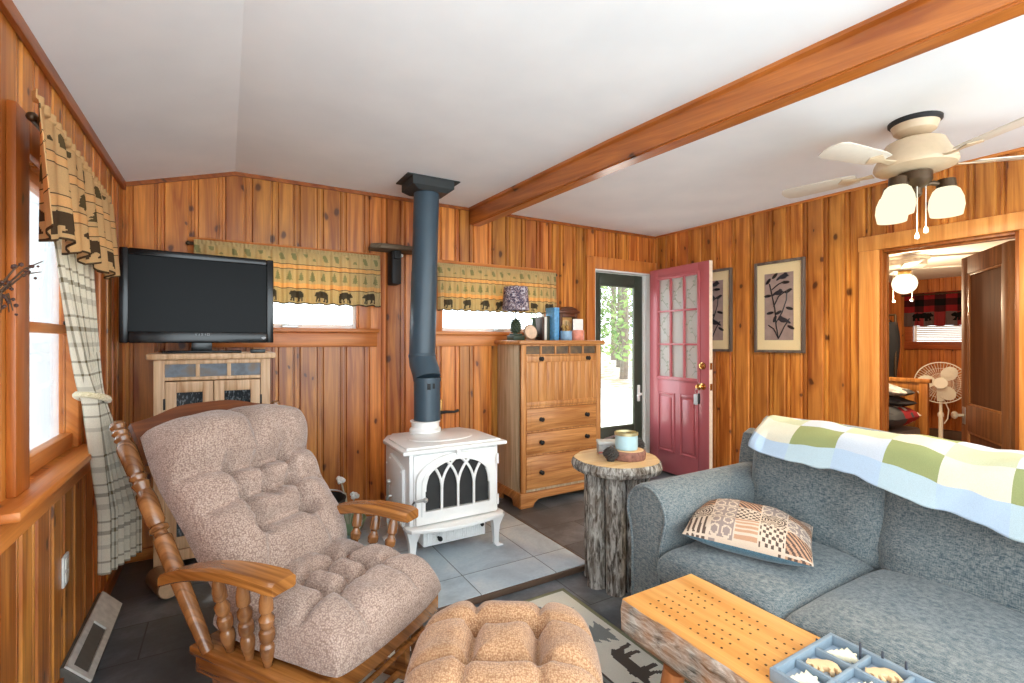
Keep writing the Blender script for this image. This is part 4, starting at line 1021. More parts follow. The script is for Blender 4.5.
bm = boxes([(-.07, .07, .010, .02, .025, .205)]); obj('backplate', bm, plain('clock_tan', srgb(214, 160, 96), .5), ck)
bm = bm_new(); add_lathe(bm, [(.06, 0), (.06, .004)], 28, Matrix.Translation((0, .010, .125)) @ RX(PI / 2)); obj('dial', bm, plain('clock_dial', srgb(236, 204, 150), .4), ck)
bm = bm_new(); add_tube(bm, [(0, .003, .125), (.0, .003, .17)], .002, 5); add_tube(bm, [(0, .003, .125), (.03, .003, .115)], .0025, 5); obj('hands', bm, BLACKM, ck)
def tin(name, label, x_, r_, h_, c, y_=3.345):
    t_ = thing(name, label, 'tin', (x_, y_, TZ))
    bm = bm_new(); add_lathe(bm, [(r_ - .002, 0), (r_, .003), (r_, h_ - .003), (r_ - .003, h_), (r_ - .006, h_ - .004), (r_ - .006, .006), (0, .005)], 26); obj('can', bm, c, t_)
    return t_
t1 = tin('tin', 'pale blue tin holding dry seed heads in front of the clock', 2.518, .050, .080, plain('tin_blue', srgb(140, 176, 206), .4, var=.15))
bm = bm_new(); rr = random.Random(2)
for k in range(16): add_ball(bm, (rr.uniform(-.03, .03), rr.uniform(-.03, .03), .08 + rr.uniform(0, .05)), .013, jitter=.4, sub=1)
obj('seed_heads', bm, plain('seed_tan', srgb(186, 146, 82), .8), t1)
t2 = tin('tin', 'coral orange tin holding a white card in front of the clock', 2.638, .058, .088, plain('tin_coral', srgb(226, 146, 124), .4, var=.15))
bm = boxes([(-.055, .055, -.012, -.009, .03, .185)], .001); add_box(bm, -.05, .05, -.014, -.012, .12, .135, 0)
obj('card', bm, plain('card_white', srgb(240, 236, 230), .6), t2)

# ------------------------------------------------------------------ bird pictures on right wall
def picture(name, label, yc, seed):
    p = thing(name, label, 'picture', (XR - .0, yc, 1.583), -PI / 2)   # local x -> -Y world... local -y faces room
    hw, hh = .205, .373
    fm = wood('grey_frame', srgb(120, 104, 92), srgb(88, 74, 64), 'Z', rough=.6)
    obj('frame', boxes([(-hw, -hw + .022, -.03, -.001, -hh, hh), (hw - .022, hw, -.03, -.001, -hh, hh), (-hw + .022, hw - .022, -.03, -.001, hh - .022, hh), (-hw + .022, hw - .022, -.03, -.001, -hh, -hh + .022)], .003), fm, p)
    obj('mat', boxes([(-hw + .022, hw - .022, -.016, -.004, -hh + .022, hh - .022)]), plain('mat_linen', srgb(228, 206, 160), .85, var=.04, scale=200), p)
    art = obj('panel', boxes([(-.118, .118, -.019, -.014, -.272, .272)]), plain('art_mauve', srgb(152, 130, 122), .7, var=.12, scale=18), p)
    bm = bm_new(); y_ = -.021
    stems = [[(.0, -.26), (-.02, -.15), (-.03, -.02), (-.055, .10), (-.075, .19)], [(.0, -.26), (.05, -.16), (.09, -.10)], [(-.02, -.13), (.03, -.05), (.065, .05), (.07, .13)], [(-.04, .0), (.0, .08), (.06, .12), (.11, .13)], [(-.055, .14), (.0, .18), (.05, .20)], [(.0, -.26), (-.04, -.18), (-.085, -.15)]]
    for s_ in stems: add_tube(bm, [(a, y_, b_) for a, b_ in s_], .0045, 5)
    for a, b_, r_ in ((-.085, .21, .9), (-.09, .09, .1), (.06, .19, 0), (.09, -.02, -.3), (-.07, -.05, .2), (.0, -.05, .5), (-.03, -.10, 1.2), (.10, -.17, -.5), (.08, .12, .6), (-.03, .25, .8)):
        poly = [(.03 * math.cos(k) if True else 0, .012 * math.sin(k)) for k in [i * PI / 5 for i in range(10)]]
        add_prism(bm, [(a + u_ * math.cos(r_) - v_ * math.sin(r_), b_ + u_ * math.sin(r_) + v_ * math.cos(r_)) for u_, v_ in poly], y_ - .003, y_ + .003, 'XZ')
    obj('branch', bm, plain('art_black', srgb(30, 28, 30), .4), art)
    bm = bm_new(); BIRD = [(0, .35), (.12, .42), (.2, .58), (.32, .62), (.42, .52), (.62, .44), (.82, .3), (1, .1), (.95, .04), (.7, .16), (.5, .12), (.3, .16), (.18, .28)]
    for a, b_, w_, fl in ((.035, .225, .105, True), (-.005, .10, .10, True), (.045, -.125, .11, False)):
        bm = bm_new(); add_prism(bm, [(a + ((1 - u_) if fl else u_) * w_ - w_ / 2, b_ + v_ * w_ - .02) for u_, v_ in BIRD], y_ - .005, y_ + .002, 'XZ')
        obj('bird', bm, plain('art_bird', srgb(44, 42, 48), .4), art)
    return p
picture('bird_picture', 'framed bird and branch picture in full view on the right wall', 2.273, 1)
picture('bird_picture', 'framed bird and branch picture partly hidden by the open red door', 2.90, 2)

# ------------------------------------------------------------------ ceiling fans
fan = thing('ceiling_fan', 'ceiling fan with three lit glass shades below the living room ceiling', 'ceiling fan', (2.94, 1.05, CEIL))
bm = bm_new(); add_lathe(bm, [(.108, 0), (.108, -.012), (.10, -.02), (.098, -.022)], 32); obj('canopy_ring', bm, BLACKM, fan)
FANCREAM = plain('fan_cream', srgb(206, 182, 150), .35, var=.04)
bm = bm_new(); add_lathe(bm, [(.097, -.02), (.085, -.055), (.05, -.078), (.02, -.082)], 32); obj('canopy', bm, FANCREAM, fan)
bm = bm_new(); add_tube(bm, [(0, 0, -.07), (0, 0, -.11)], .03, 14); obj('downrod', bm, FANCREAM, fan)
bm = bm_new(); add_lathe(bm, [(.05, -.095), (.095, -.10), (.118, -.112), (.135, -.155), (.165, -.205), (.168, -.225), (.16, -.238), (.12, -.252), (.06, -.258)], 40); obj('motor_housing', bm, FANCREAM, fan)
bm = bm_new(); add_lathe(bm, [(.07, -.262), (.07, -.30), (.052, -.325), (.03, -.34), (.028, -.37), (.012, -.385)], 24); obj('light_fitter', bm, BRONZE, fan)
BLADE = plain('fan_blade', srgb(214, 204, 188), .45, var=.03)
for k in range(5):
    a = math.radians(26 + 72 * k); M = Matrix.Rotation(a, 4, 'Z') @ Matrix.Translation((0, 0, -.225)) @ Matrix.Rotation(math.radians(10), 4, 'X')
    bm = bm_new(); add_prism(bm, [(.24, -.045), (.30, -.058), (.56, -.068), (.60, -.055), (.615, -.02), (.615, .02), (.60, .055), (.56, .068), (.30, .058), (.24, .045)], -.003, .003, 'XY', .002, M)
    bl = obj('blade', bm, BLADE, fan)
    bm = bm_new(); add_prism(bm, [(.17, -.02), (.24, -.012), (.30, -.04), (.33, 0), (.30, .04), (.24, .012), (.17, .02)], -.009, -.003, 'XY', .002, M); obj('blade_iron', bm, FANCREAM, bl)
LAMPG = glow('lit_glass_shade', (1.0, .92, .62, 1), 1.2)
for k, (dx, dy) in enumerate(((-.128, .022), (.035, .11), (.108, -.088))):
    d_ = math.hypot(dx, dy); ux, uy = dx / d_, dy / d_
    bm = bm_new(); add_tube(bm, [(ux * .03, uy * .03, -.315), (ux * .08, uy * .08, -.312), (dx, dy, -.325)], .012, 10); add_lathe(bm, [(.036, -.298), (.040, -.34), (.034, -.345)], 18, Matrix.Translation((dx, dy, 0))); ar = obj('lamp_arm', bm, BRONZE, fan)
    bm = bm_new(); add_lathe(bm, [(.038, -.338), (.052, -.352), (.066, -.39), (.070, -.43), (.062, -.475), (.058, -.475), (.066, -.43), (.062, -.39), (.048, -.356), (.034, -.342)], 28, Matrix.Translation((dx, dy, 0)), cap=False); obj('glass_shade', bm, LAMPG, ar)
    L_ = bpy.data.lights.new('bulb', 'POINT'); L_.energy = 22; L_.color = (1, .74, .42); L_.shadow_soft_size = .03
    lo = bpy.data.objects.new('bulb', L_); COL.objects.link(lo); lo.parent = fan; lo.location = (dx, dy, -.462)
for dx, dy, l_ in ((-.03, -.02, .56), (.012, -.04, .53)):
    bm = bm_new(); add_tube(bm, [(dx, dy, -.33), (dx, dy, -l_)], .002, 5); add_lathe(bm, [(.003, -l_), (.009, -l_ - .015), (.009, -l_ - .03), (.003, -l_ - .035)], 10, Matrix.Translation((dx, dy, 0))); obj('pull_chain', bm, OFFWHITE, fan)

f2 = thing('ceiling_fan', 'white hugger ceiling fan with lit globe in the bedroom beyond the doorway', 'ceiling fan', (5.60, 2.08, BZ))
bm = bm_new(); add_lathe(bm, [(.19, 0), (.19, -.02), (.17, -.035), (.165, -.08), (.13, -.11), (.06, -.12)], 32); obj('motor_housing', bm, OFFWHITE, f2)
bm = bm_new(); add_lathe(bm, [(.05, -.115), (.055, -.15), (.045, -.16)], 18); obj('light_fitter', bm, BRASS, f2)
bm = bm_new(); add_ball(bm, (0, 0, -.245), .10, sub=3); obj('globe', bm, glow('lit_globe', (1, .86, .58, 1), 1.8), f2)
for k in range(4):
    a = math.radians(-62 + 90 * k); M = Matrix.Rotation(a, 4, 'Z') @ Matrix.Translation((0, 0, -.105)) @ Matrix.Rotation(math.radians(10), 4, 'X')
    bm = bm_new(); add_prism(bm, [(.13, -.05), (.5, -.068), (.53, -.03), (.53, .03), (.5, .068), (.13, .05)], -.003, .003, 'XY', .002, M); obj('blade', bm, WHITE, f2)
for dy in (-.07, .08):
    bm = bm_new(); add_tube(bm, [(-.03, dy, -.13), (-.03, dy, -.40)], .003, 5); add_ball(bm, (-.03, dy, -.41), .014); obj('pull_chain', bm, OFFWHITE, f2)
for zz in (-.42,):
    L_ = bpy.data.lights.new('globe_light', 'POINT'); L_.energy = 75; L_.color = (1, .78, .50); L_.shadow_soft_size = .1
    lo = bpy.data.objects.new('globe_light', L_); COL.objects.link(lo); lo.parent = f2; lo.location = (0, 0, zz)

# ------------------------------------------------------------------ bedroom things
da = math.atan2(.39, .58)
bd = thing('bedroom_door', 'dark brown two-panel wooden door standing open into the bedroom', 'door', (XR + .115, .945, .015), da)
W_ = .70
obj('slab', boxes([(0, .10, -.02, .02, 0, 1.88), (W_ - .10, W_, -.02, .02, 0, 1.88), (.10, W_ - .10, -.02, .02, 1.76, 1.88), (.10, W_ - .10, -.02, .02, .66, .84), (.10, W_ - .10, -.02, .02, 0, .2)], .003), DARKDOOR, bd)
for z0_, z1_ in ((.84, 1.76), (.2, .66)):
    pn = obj('panel', boxes([(.10, W_ - .10, -.006, .006, z0_, z1_)]), wood('door_panel_dark', srgb(112, 74, 44), srgb(82, 50, 28), 'Z', grain=1.2, rough=.6), bd)
    bm = bm_new()
    for s in (-1, 1):
        for r in ((.10, .115, z0_, z1_), (W_ - .115, W_ - .10, z0_, z1_), (.115, W_ - .115, z1_ - .015, z1_), (.115, W_ - .115, z0_, z0_ + .015)):
            add_box(bm, r[0], r[1], min(s * .006, s * .016), max(s * .006, s * .016), r[2], r[3], .002)
    obj('moulding', bm, wood('door_mould', srgb(176, 120, 66), srgb(140, 90, 46), 'Z'), pn)
bm = bm_new()
for s in (-1, 1): add_lathe(bm, [(.01, 0), (.01, .035), (.024, .042), (.028, .055), (.02, .066), (.003, .068)], 16, Matrix.Translation((W_ - .05, s * .02, .76)) @ RX(-s * PI / 2))
obj('knob', bm, plain('glass_knob', srgb(200, 190, 170), .15), bd)
obj('latch_plate', boxes([(W_, W_ + .004, -.012, .012, .70, .82), (W_ - .075, W_ - .025, .02, .023, .70, .82), (W_ - .075, W_ - .025, -.023, -.02, .70, .82)], .001), STEEL, bd)

pf = thing('pedestal_fan', 'white pedestal fan standing in the bedroom by the far wall', 'fan', (7.22, 2.33, 0), math.atan2(-2.33, -7.22))
# local +x faces camera
bm = bm_new(); add_lathe(bm, [(.20, 0), (.20, .015), (.18, .03), (.05, .045), (.03, .06)], 28); obj('base', bm, OFFWHITE, pf)
bm = bm_new(); add_tube(bm, [(0, 0, .04), (0, 0, .45)], .022, 14); add_tube(bm, [(0, 0, .43), (0, 0, .72)], .016, 14); add_lathe(bm, [(.028, .42), (.03, .45), (.022, .47)], 16); obj('pole', bm, OFFWHITE, pf)
bm = bm_new(); add_tube(bm, [(-.12, 0, .82), (.0, 0, .82)], [.045, .055], 16); add_box(bm, -.03, .03, -.035, .035, .60, .78, .01); obj('motor', bm, OFFWHITE, pf)
RY = Matrix.Translation((.05, 0, .82)) @ Matrix.Rotation(PI / 2, 4, 'Y')
bm = bm_new()
for k in range(48):
    a = 2 * PI * k / 48; c_, s_ = math.cos(a), math.sin(a)
    add_tube(bm, [(r_ * c_, r_ * s_, z_) for r_, z_ in ((.05, .075), (.14, .07), (.21, .04), (.235, 0), (.21, -.04), (.13, -.05))], .0016, 4, RY)
for r_, z_, w_ in ((.237, 0, .006), (.17, .062, .002), (.11, .073, .002), (.06, .075, .004)):
    add_tube(bm, [(r_ * math.cos(a), r_ * math.sin(a), z_) for a in [2 * PI * i / 36 for i in range(36)]], w_, 6, RY, closed=True)
obj('grille', bm, OFFWHITE, pf)
bm = bm_new(); add_lathe(bm, [(.065, .07), (.06, .082), (.0, .084)], 24, RY); obj('badge_cap', bm, OFFWHITE, pf)
for k in range(3):
    bm = bm_new(); M = RY @ Matrix.Rotation(2 * PI * k / 3 + .5, 4, 'Z')
    poly = [(.03 + .10 + .085 * math.cos(a), .075 * math.sin(a)) for a in [2 * PI * i / 20 for i in range(20)]]
    add_prism(bm, poly, .02, .026, 'XY', .001, M @ Matrix.Rotation(.25, 4, 'X')); obj('fan_blade', bm, OFFWHITE, pf)
bm = bm_new(); add_lathe(bm, [(.045, -.02), (.045, .04), (.02, .05)], 18, RY); obj('hub', bm, OFFWHITE, pf)
bm = bm_new(); add_tube(bm, [(-.02, .03, .62), (-.02, .07, .50), (-.01, .06, .40), (0, .03, .34)], .006, 6); obj('cord', bm, OFFWHITE, pf)

be = thing('bed', 'wooden bed with slatted headboard in the bedroom', 'bed', (5.1, 2.55, 0))
HBX = 6.0
obj('headboard', boxes([(HBX, HBX + .05, 2.04, 2.11, 0, .905), (HBX, HBX + .05, 2.93, 3.0, 0, .905), (HBX - .005, HBX + .055, 2.02, 3.02, .885, .925), (HBX + .01, HBX + .04, 2.11, 2.93, .80, .885), (HBX + .01, HBX + .04, 2.11, 2.93, .30, .38)] + [(HBX + .015, HBX + .035, 2.15 + i * .13, 2.23 + i * .13, .38, .80) for i in range(6)], .005), BEDW, be, world=True)
obj('side_rail', boxes([(4.25, HBX, 2.05, 2.08, .18, .34), (4.25, HBX, 2.96, 2.99, .18, .34), (4.25, 4.31, 2.04, 2.11, 0, .40), (4.25, 4.31, 2.93, 3.0, 0, .40), (4.27, 4.29, 2.11, 2.93, .18, .40)], .005), BEDW, be, world=True)
obj('mattress', boxes([(4.32, HBX - .005, 2.085, 2.955, .20, .44)], .03), plain('mattress_grey', srgb(120, 116, 112), .9), be, world=True)
def patch(seed, pal):
    rr = random.Random(seed); g = {}
    def c(s, t):
        k = (int((s + t * .6) * 5), int((t - s * .5) * 5 + 9))
        if k not in g: g[k] = rr.choice(pal)
        return g[k]
    return c
def bed_pillow(name, label, cat, loc, w, d, t_, rot, pal, seed):
    th = thing(name, label, cat, loc, 0)
    bm = bm_new(); cushion(bm, w, d, t_, t_, q=.55, p=3, rc=.15, nu=20, nv=16, wrinkle=.03, wf=7, seed=seed)
    M = Matrix.Rotation(rot[2], 4, 'Z') @ Matrix.Rotation(rot[1], 4, 'Y') @ Matrix.Rotation(rot[0], 4, 'X')
    bmesh.ops.transform(bm, matrix=M, verts=list(bm.verts))
    lay = bm.faces.layers.float_color.new('col'); c = patch(seed, pal)
    for f_ in bm.faces:
        q_ = f_.calc_center_median(); f_[lay] = c(q_.y / w + .5, q_.x / w + q_.z * .8 + .5)
    z0_ = min(v.co.z for v in bm.verts)
    bmesh.ops.translate(bm, verts=list(bm.verts), vec=(0, 0, -z0_))
    o = obj('cover', bm, CLOTH, th); return th
PAL1 = [srgb(78, 78, 80), srgb(150, 148, 146), srgb(190, 186, 180), srgb(116, 114, 114)]
PAL2 = [srgb(36, 36, 40), srgb(46, 46, 52)]
PAL3 = [srgb(200, 186, 168), srgb(88, 84, 84), srgb(150, 40, 48), srgb(52, 52, 58), srgb(206, 200, 190), srgb(70, 72, 76)]
bed_pillow('bed_blanket', 'crumpled patterned grey and red blanket heaped on the bed at the bottom', 'blanket', (5.62, 2.40, .44), .72, .60, .13, (0, 0, PI / 2), PAL3, 5.0)
bed_pillow('bed_pillow', 'dark charcoal pillow under the checked pillow on the bed', 'pillow', (5.70, 2.36, .655), .58, .42, .055, (.05, -.08, PI / 2), PAL2, 3.0)
bed_pillow('bed_pillow', 'grey checked pillow on top of the heap on the bed', 'pillow', (5.70, 2.37, .755), .58, .40, .06, (.05, -.1, PI / 2), PAL1, 2.0)
# coats on hooks
hg = thing('coat_rack', 'wooden peg rail with hooks beside the bedroom coats', 'coat rack', (7.0, BY1 - .05, 1.6)) if False else None
rk = thing('clothes_rail', 'dark clothes rail with posts in the bedroom', 'clothes rail', (6.5, 2.95, 0))
bm = bm_new(); add_tube(bm, [(6.5, 2.50, 1.60), (6.5, 3.4, 1.60)], .014, 10); obj('rail', bm, BRONZE, rk, world=True)
bm = bm_new()
for y_ in (2.50, 3.4): add_tube(bm, [(6.5, y_, 0.0), (6.5, y_, 1.60)], .013, 10); add_box(bm, 6.25, 6.75, y_ - .015, y_ + .015, 0, .03, .005)
obj('post', bm, BRONZE, rk, world=True)
def garment(name, label, y_, c, z0_, w_):
    g = thing(name, label, 'clothing', (6.5, y_, 1.6), 0)
    bm = bm_new()
    def P(s, t):
        a = s * 2 * PI; k = lerp(1.0, .55, t ** 3); ww = w_ * k
        r2 = .045 * (1 + .35 * math.sin(a * 5 + t * 4))
        return Vector((6.5 + ww * math.cos(a), y_ + r2 * math.sin(a) + .02 * math.sin(t * 6), lerp(z0_, 1.52, t)))
    grid(bm, P, 40, 16); bmesh.ops.remove_doubles(bm, verts=list(bm.verts), dist=1e-4); obj('cloth', bm, c, g, world=True, solid=.004, angle=3)
    bm = bm_new(); add_tube(bm, [(6.5 - w_ * .55, y_, 1.50), (6.5, y_, 1.55), (6.5 + w_ * .55, y_, 1.50)], .008, 6); add_tube(bm, [(6.5, y_, 1.55), (6.5, y_, 1.585), (6.5, y_ + .0, 1.612)], .004, 6); obj('hanger', bm, BRONZE, g, world=True)
garment('coat', 'long black coat hanging on the bedroom clothes rail', 2.56, plain('coat_black', srgb(28, 28, 32), .9), .62, .22)
garment('shirt', 'pale grey shirt hanging beside the black coat', 2.74, plain('shirt_pale', srgb(176, 182, 190), .9), .95, .20)

# ------------------------------------------------------------------ log end table and things on it
lt = thing('log_table', 'round log side table with bark edge between chest and sofa', 'side table', (1.83, 1.98, 0))
bm = bm_new(); rr = random.Random(5); n = 48; rad = [.232 + .010 * noise.noise(Vector((math.cos(2 * PI * i / n) * 2, math.sin(2 * PI * i / n) * 2, 3))) + rr.uniform(-.003, .003) for i in range(n)]
rings = [(.90, .605), (.99, .612), (1.03, .635), (1.0, .662), (.975, .668)]
vs = [[bm.verts.new((rad[i] * k * math.cos(2 * PI * i / n), rad[i] * k * math.sin(2 * PI * i / n), z)) for i in range(n)] for k, z in rings]
for a, b_ in zip(vs, vs[1:]):
    for i in range(n): bm.faces.new((a[i], a[(i + 1) % n], b_[(i + 1) % n], b_[i]))
bm.faces.new(list(reversed(vs[0]))); bm.faces.new(vs[-1]); obj('bark_slab', bm, BARK, lt)
bm = bm_new(); vs = [[bm.verts.new((rad[i] * .965 * math.cos(2 * PI * i / n), rad[i] * .965 * math.sin(2 * PI * i / n), z)) for i in range(n)] for z in (.664, .6705)]
for i in range(n): bm.faces.new((vs[0][i], vs[0][(i + 1) % n], vs[1][(i + 1) % n], vs[1][i]))
bm.faces.new(vs[1]); obj('polished_top', bm, SLICETOP, lt, label='smooth pale wood top')
for k in range(7):
    a = 2 * PI * k / 7 + .35; r_ = .128; c_ = (r_ * math.cos(a), r_ * math.sin(a))
    bm = bm_new(); pr = []
    b = bmesh.new(); q = []
    for j in range(15):
        z_ = .606 * j / 14
        q.append([b.verts.new((c_[0] + (.051 + .006 * noise.noise(Vector((math.cos(2 * PI * i / 14) * 1.5 + k * 9, math.sin(2 * PI * i / 14) * 1.5, z_ * 6)))) * math.cos(2 * PI * i / 14), c_[1] + (.051 + .006 * noise.noise(Vector((math.cos(2 * PI * i / 14) * 1.5 + k * 9, math.sin(2 * PI * i / 14) * 1.5, z_ * 6)))) * math.sin(2 * PI * i / 14), z_)) for i in range(14)])
    for a_, b2 in zip(q, q[1:]):
        for i in range(14): b.faces.new((a_[i], a_[(i + 1) % 14], b2[(i + 1) % 14], b2[i]))
    b.faces.new(list(reversed(q[0]))); b.faces.new(q[-1]); merge(bm, b); obj('log_leg', bm, BARK, lt)
LZ = .671
bx = thing('keepsake_box', 'small grey painted wooden box at the back of the log table', 'box', (1.855, 2.075, LZ), -.55)
obj('body', boxes([(-.058, .058, -.038, .038, 0, .055)], .003), plain('box_grey', srgb(158, 160, 158), .6, var=.25, scale=24), bx)
obj('lid', boxes([(-.061, .061, -.041, .041, .055, .072)], .004), plain('box_lid', srgb(200, 202, 198), .6, var=.1), bx)
obj('stripe', boxes([(-.0585, .0585, -.0388, -.037, .006, .016)], .0), plain('box_red', srgb(178, 96, 84), .6), bx)
cw = thing('candle_log_holder', 'bark-sided wood slice holder under the blue tin candle', 'holder', (1.865, 1.925, LZ))
bm = bm_new(); add_lathe(bm, [(.085, 0), (.09, .006), (.092, .03), (.09, .044), (.086, .048), (0, .048)], 28)
for v in bm.verts: 
    if v.co.xy.length > .05: v.co.xy *= 1 + .05 * noise.noise(v.co * 40)
obj('bark_rim', bm, plain('holder_bark', srgb(138, 96, 82), .9, var=.4, scale=50, bump=.8), cw)
bm = bm_new(); add_lathe(bm, [(.080, .046), (.080, .0495)], 28); obj('cut_top', bm, plain('holder_top', srgb(222, 180, 130), .6), cw)
cd = thing('candle_tin', 'pale blue candle tin with gold rim on the log table', 'candle', (1.86, 1.935, LZ + .050))
bm = bm_new(); add_lathe(bm, [(.056, 0), (.060, .004), (.060, .078)], 30); add_lathe(bm, [(0, .066), (.057, .066)], 30, cap=False); obj('tin', bm, plain('candle_blue', srgb(176, 206, 212), .4, var=.05), cd)
bm = bm_new(); add_lathe(bm, [(.060, .076), (.063, .078), (.063, .09), (.058, .092), (.056, .08)], 30, cap=False); obj('rim', bm, plain('candle_rim', srgb(196, 184, 140), .35, metal=.6), cd)
bm = bm_new(); add_lathe(bm, [(0, .080), (.056, .078), (.056, .072), (0, .07)], 24, cap=False); add_tube(bm, [(0, 0, .078), (.002, 0, .088)], .0015, 5); obj('wax', bm, plain('wax_olive', srgb(172, 160, 108), .5, var=.3, scale=30), cd)
for nm, lab, (x_, y_), s_ in (('pinecone', 'dark pine cone in front of the candle on the log table', (1.745, 1.93), 1.0), ('pinecone', 'dark pine cone perched behind the blue candle tin', (1.995, 2.0), 1.2)):
    bm = bm_new()
    for k in range(8):
        zz = (.012 + k * .0075) * s_; rr_ = .034 * s_ * math.sin(PI * (k + 1.2) / 9.5)
        for j in range(10):
            a = 2 * PI * (j + .5 * (k % 2)) / 10; add_ball(bm, (rr_ * math.cos(a), rr_ * math.sin(a), zz), .011 * s_, 1, 1, .6, 1)
    add_lathe(bm, [(.02 * s_, 0.0), (.026 * s_, .02 * s_), (.02 * s_, .06 * s_), (.004, .078 * s_)], 12)
    single(nm, bm, plain('pinecone_dark', srgb(58, 54, 50), .8, var=.4, scale=80), lab, 'pine cone', (x_, y_, LZ), world=False)

# ------------------------------------------------------------------ sofa
so = thing('sofa', 'grey-blue tweed sofa with rolled arm along the right side', 'sofa', (1.95, .55, 0))
AX0, AX1 = 1.535, 2.36
# rolled arm profile in Y (outer +), z
def arm_prof(yin, yout, s=1):
    n = 16; cy = (yin + yout) / 2; r = (yout - yin) / 2 + .012; pr = []
    for i in range(n + 1):
        a = -.55 + (PI + .95) * i / n; pr.append((cy + s * r * math.cos(a), .575 + r * 1.02 * math.sin(a)))
    return [(cy + s * (r - .035), .06), (cy + s * (r - .03), .44)] + pr + [(cy - s * (r - .03), .44), (cy - s * (r - .03), .06)]
for yi, yo, s in ((1.375, 1.585, 1), (-.695, -.905, 1)):
    ya, yb = min(yi, yo), max(yi, yo)
    bm = bm_new(); add_prism(bm, arm_prof(ya, yb), AX0, AX1, 'YZ', .016, seg=3); ar = obj('arm', bm, SOFAF, so, world=True, angle=.9)
    bm = bm_new(); pts = [(AX0 - .002, y_, z_) for y_, z_ in [(lerp((ya + yb) / 2, y_, .90), lerp(.55, z_, .93) if z_ > .5 else z_) for y_, z_ in arm_prof(ya, yb)]]
    add_tube(bm, pts, .006, 8); obj('piping', bm, SOFAF, ar, world=True)
obj('base', boxes([(1.545, 2.36, -.70, 1.38, .07, .30)], .02), SOFAF, so, world=True)
bm = bm_new(); add_prism(bm, [(2.20, .08), (2.40, .08), (2.44, .78), (2.42, .83), (2.36, .85), (2.31, .83), (2.28, .74)], -.88, 1.56, 'XZ', .02, seg=3); obj('back_frame', bm, SOFAF, so, world=True)
for x_, y_ in ((1.60, 1.48), (1.60, -.80), (2.34, 1.48), (2.34, -.80)):
    bm = bm_new(); add_lathe(bm, [(.02, 0), (.03, .07)], 14, Matrix.Translation((x_, y_, 0))); obj('foot', bm, BLACKM, so, world=True)
ys = (1.385, .885, .10, -.69)
for k in range(3):
    y1_, y0_ = ys[k], ys[k + 1]; w_ = y1_ - y0_ + .012; cy = (y0_ + y1_) / 2
    bm = bm_new()
    cushion(bm, .70, w_, .085, .085, q=.30, p=7, rc=.06, nu=34, nv=34, wrinkle=.008, wf=6, seed=k * 3.1, fn=lambda x, y, z: (1.835 + x, cy + y, .385 + z + .012 * (1 - (y / w_ * 2) ** 2)))
    obj('seat_cushion', bm, SOFAF, so, world=True)
    bm = bm_new()
    def fb(x, y, z): # x up, y along Y, z toward -X
        lean = .09 * (x + .25) / .5
        return (2.19 + lean - z * (1 + .15 * (.25 - x)), cy + y, .665 + x + (.03 if k == 0 else 0) * (1 if x > .1 else 0))
    cushion(bm, .50, w_ + (.02 if k else .05), .125, .10, q=.36, p=5, rc=.14, nu=34, nv=34, wrinkle=.022, wf=5, seed=4 + k * 2.7, fn=fb,
            creases=[((-.55, .1), (-.75, .95), .10, .12), ((-.6, -.9), (-.35, -.3), .09, .10)])
    obj('back_cushion', bm, SOFAF, so, world=True)

# patchwork pillow
pw = thing('throw_pillow', 'patchwork print throw pillow with teal back lying on the sofa seat', 'pillow', (1.83, 1.20, .48))
rr = random.Random(21)
blk = []
def pillow_col(s, t):
    c1, c2, c3, c4 = srgb(92, 74, 66), srgb(208, 186, 164), srgb(188, 144, 114), srgb(150, 132, 124)
    bxx, byy = int(s * 5), int(t * 4); k = (bxx * 7 + byy * 5 + bxx * byy) % 6
    u_, v_ = (s * 5) % 1, (t * 4) % 1
    if u_ < .05 or v_ < .05: return c2
    if k == 0: return c1 if int(u_ * 9) % 2 else c2
    if k == 1:
        d_ = math.hypot((u_ * 2) % 1 - .5, (v_ * 2) % 1 - .5); return c2 if .28 < d_ < .42 else c4
    if k == 2: return c3 if (int(v_ * 10) % 2) else c2
    if k == 3: return c1 if (math.sin(u_ * 24) * math.sin(v_ * 20) > .1) else c2
    if k == 4: return c1 if int((u_ + v_) * 8) % 2 else c3
    d_ = math.hypot(u_ - .5, v_ - .5); return c1 if int(d_ * 16) % 2 else c2
bm = bm_new(); PWW, PWD = .43, .34
cushion(bm, PWW, PWD, .085, .065, q=.55, p=2.8, rc=-.10, nu=110, nv=90, wrinkle=.014, wf=9, seed=2)
lay = bm.faces.layers.float_color.new('col')
top = bm_new(); bot = bm_new()
for f_ in bm.faces:
    q_ = f_.calc_center_median()
    f_[lay] = pillow_col(q_.x / PWW + .5, q_.y / PWD + .5)
PM = Matrix.Translation((1.80, 1.185, .545)) @ Matrix.Rotation(math.radians(-62), 4, 'Z') @ Matrix.Rotation(math.radians(3), 4, 'Y') @ Matrix.Rotation(math.radians(4), 4, 'X')
fr_, bk_ = [f_ for f_ in bm.faces if f_.normal.z > 0], None
bm.normal_update()
def split_mesh(bm, keep):
    b2 = bm.copy(); b2.normal_update()
    bmesh.ops.delete(b2, geom=[f_ for f_ in b2.faces if not keep(f_)], context='FACES'); return b2
nf = len(bm.faces) // 2
bm.faces.ensure_lookup_table()
for i, f_ in enumerate(bm.faces): f_.tag = False
b1 = bm.copy(); b1.faces.ensure_lookup_table(); bmesh.ops.delete(b1, geom=[f_ for i, f_ in enumerate(b1.faces) if i % 2], context='FACES')
b2 = bm.copy(); b2.faces.ensure_lookup_table(); bmesh.ops.delete(b2, geom=[f_ for i, f_ in enumerate(b2.faces) if not i % 2], context='FACES')
bm.free(); top.free(); bot.free()
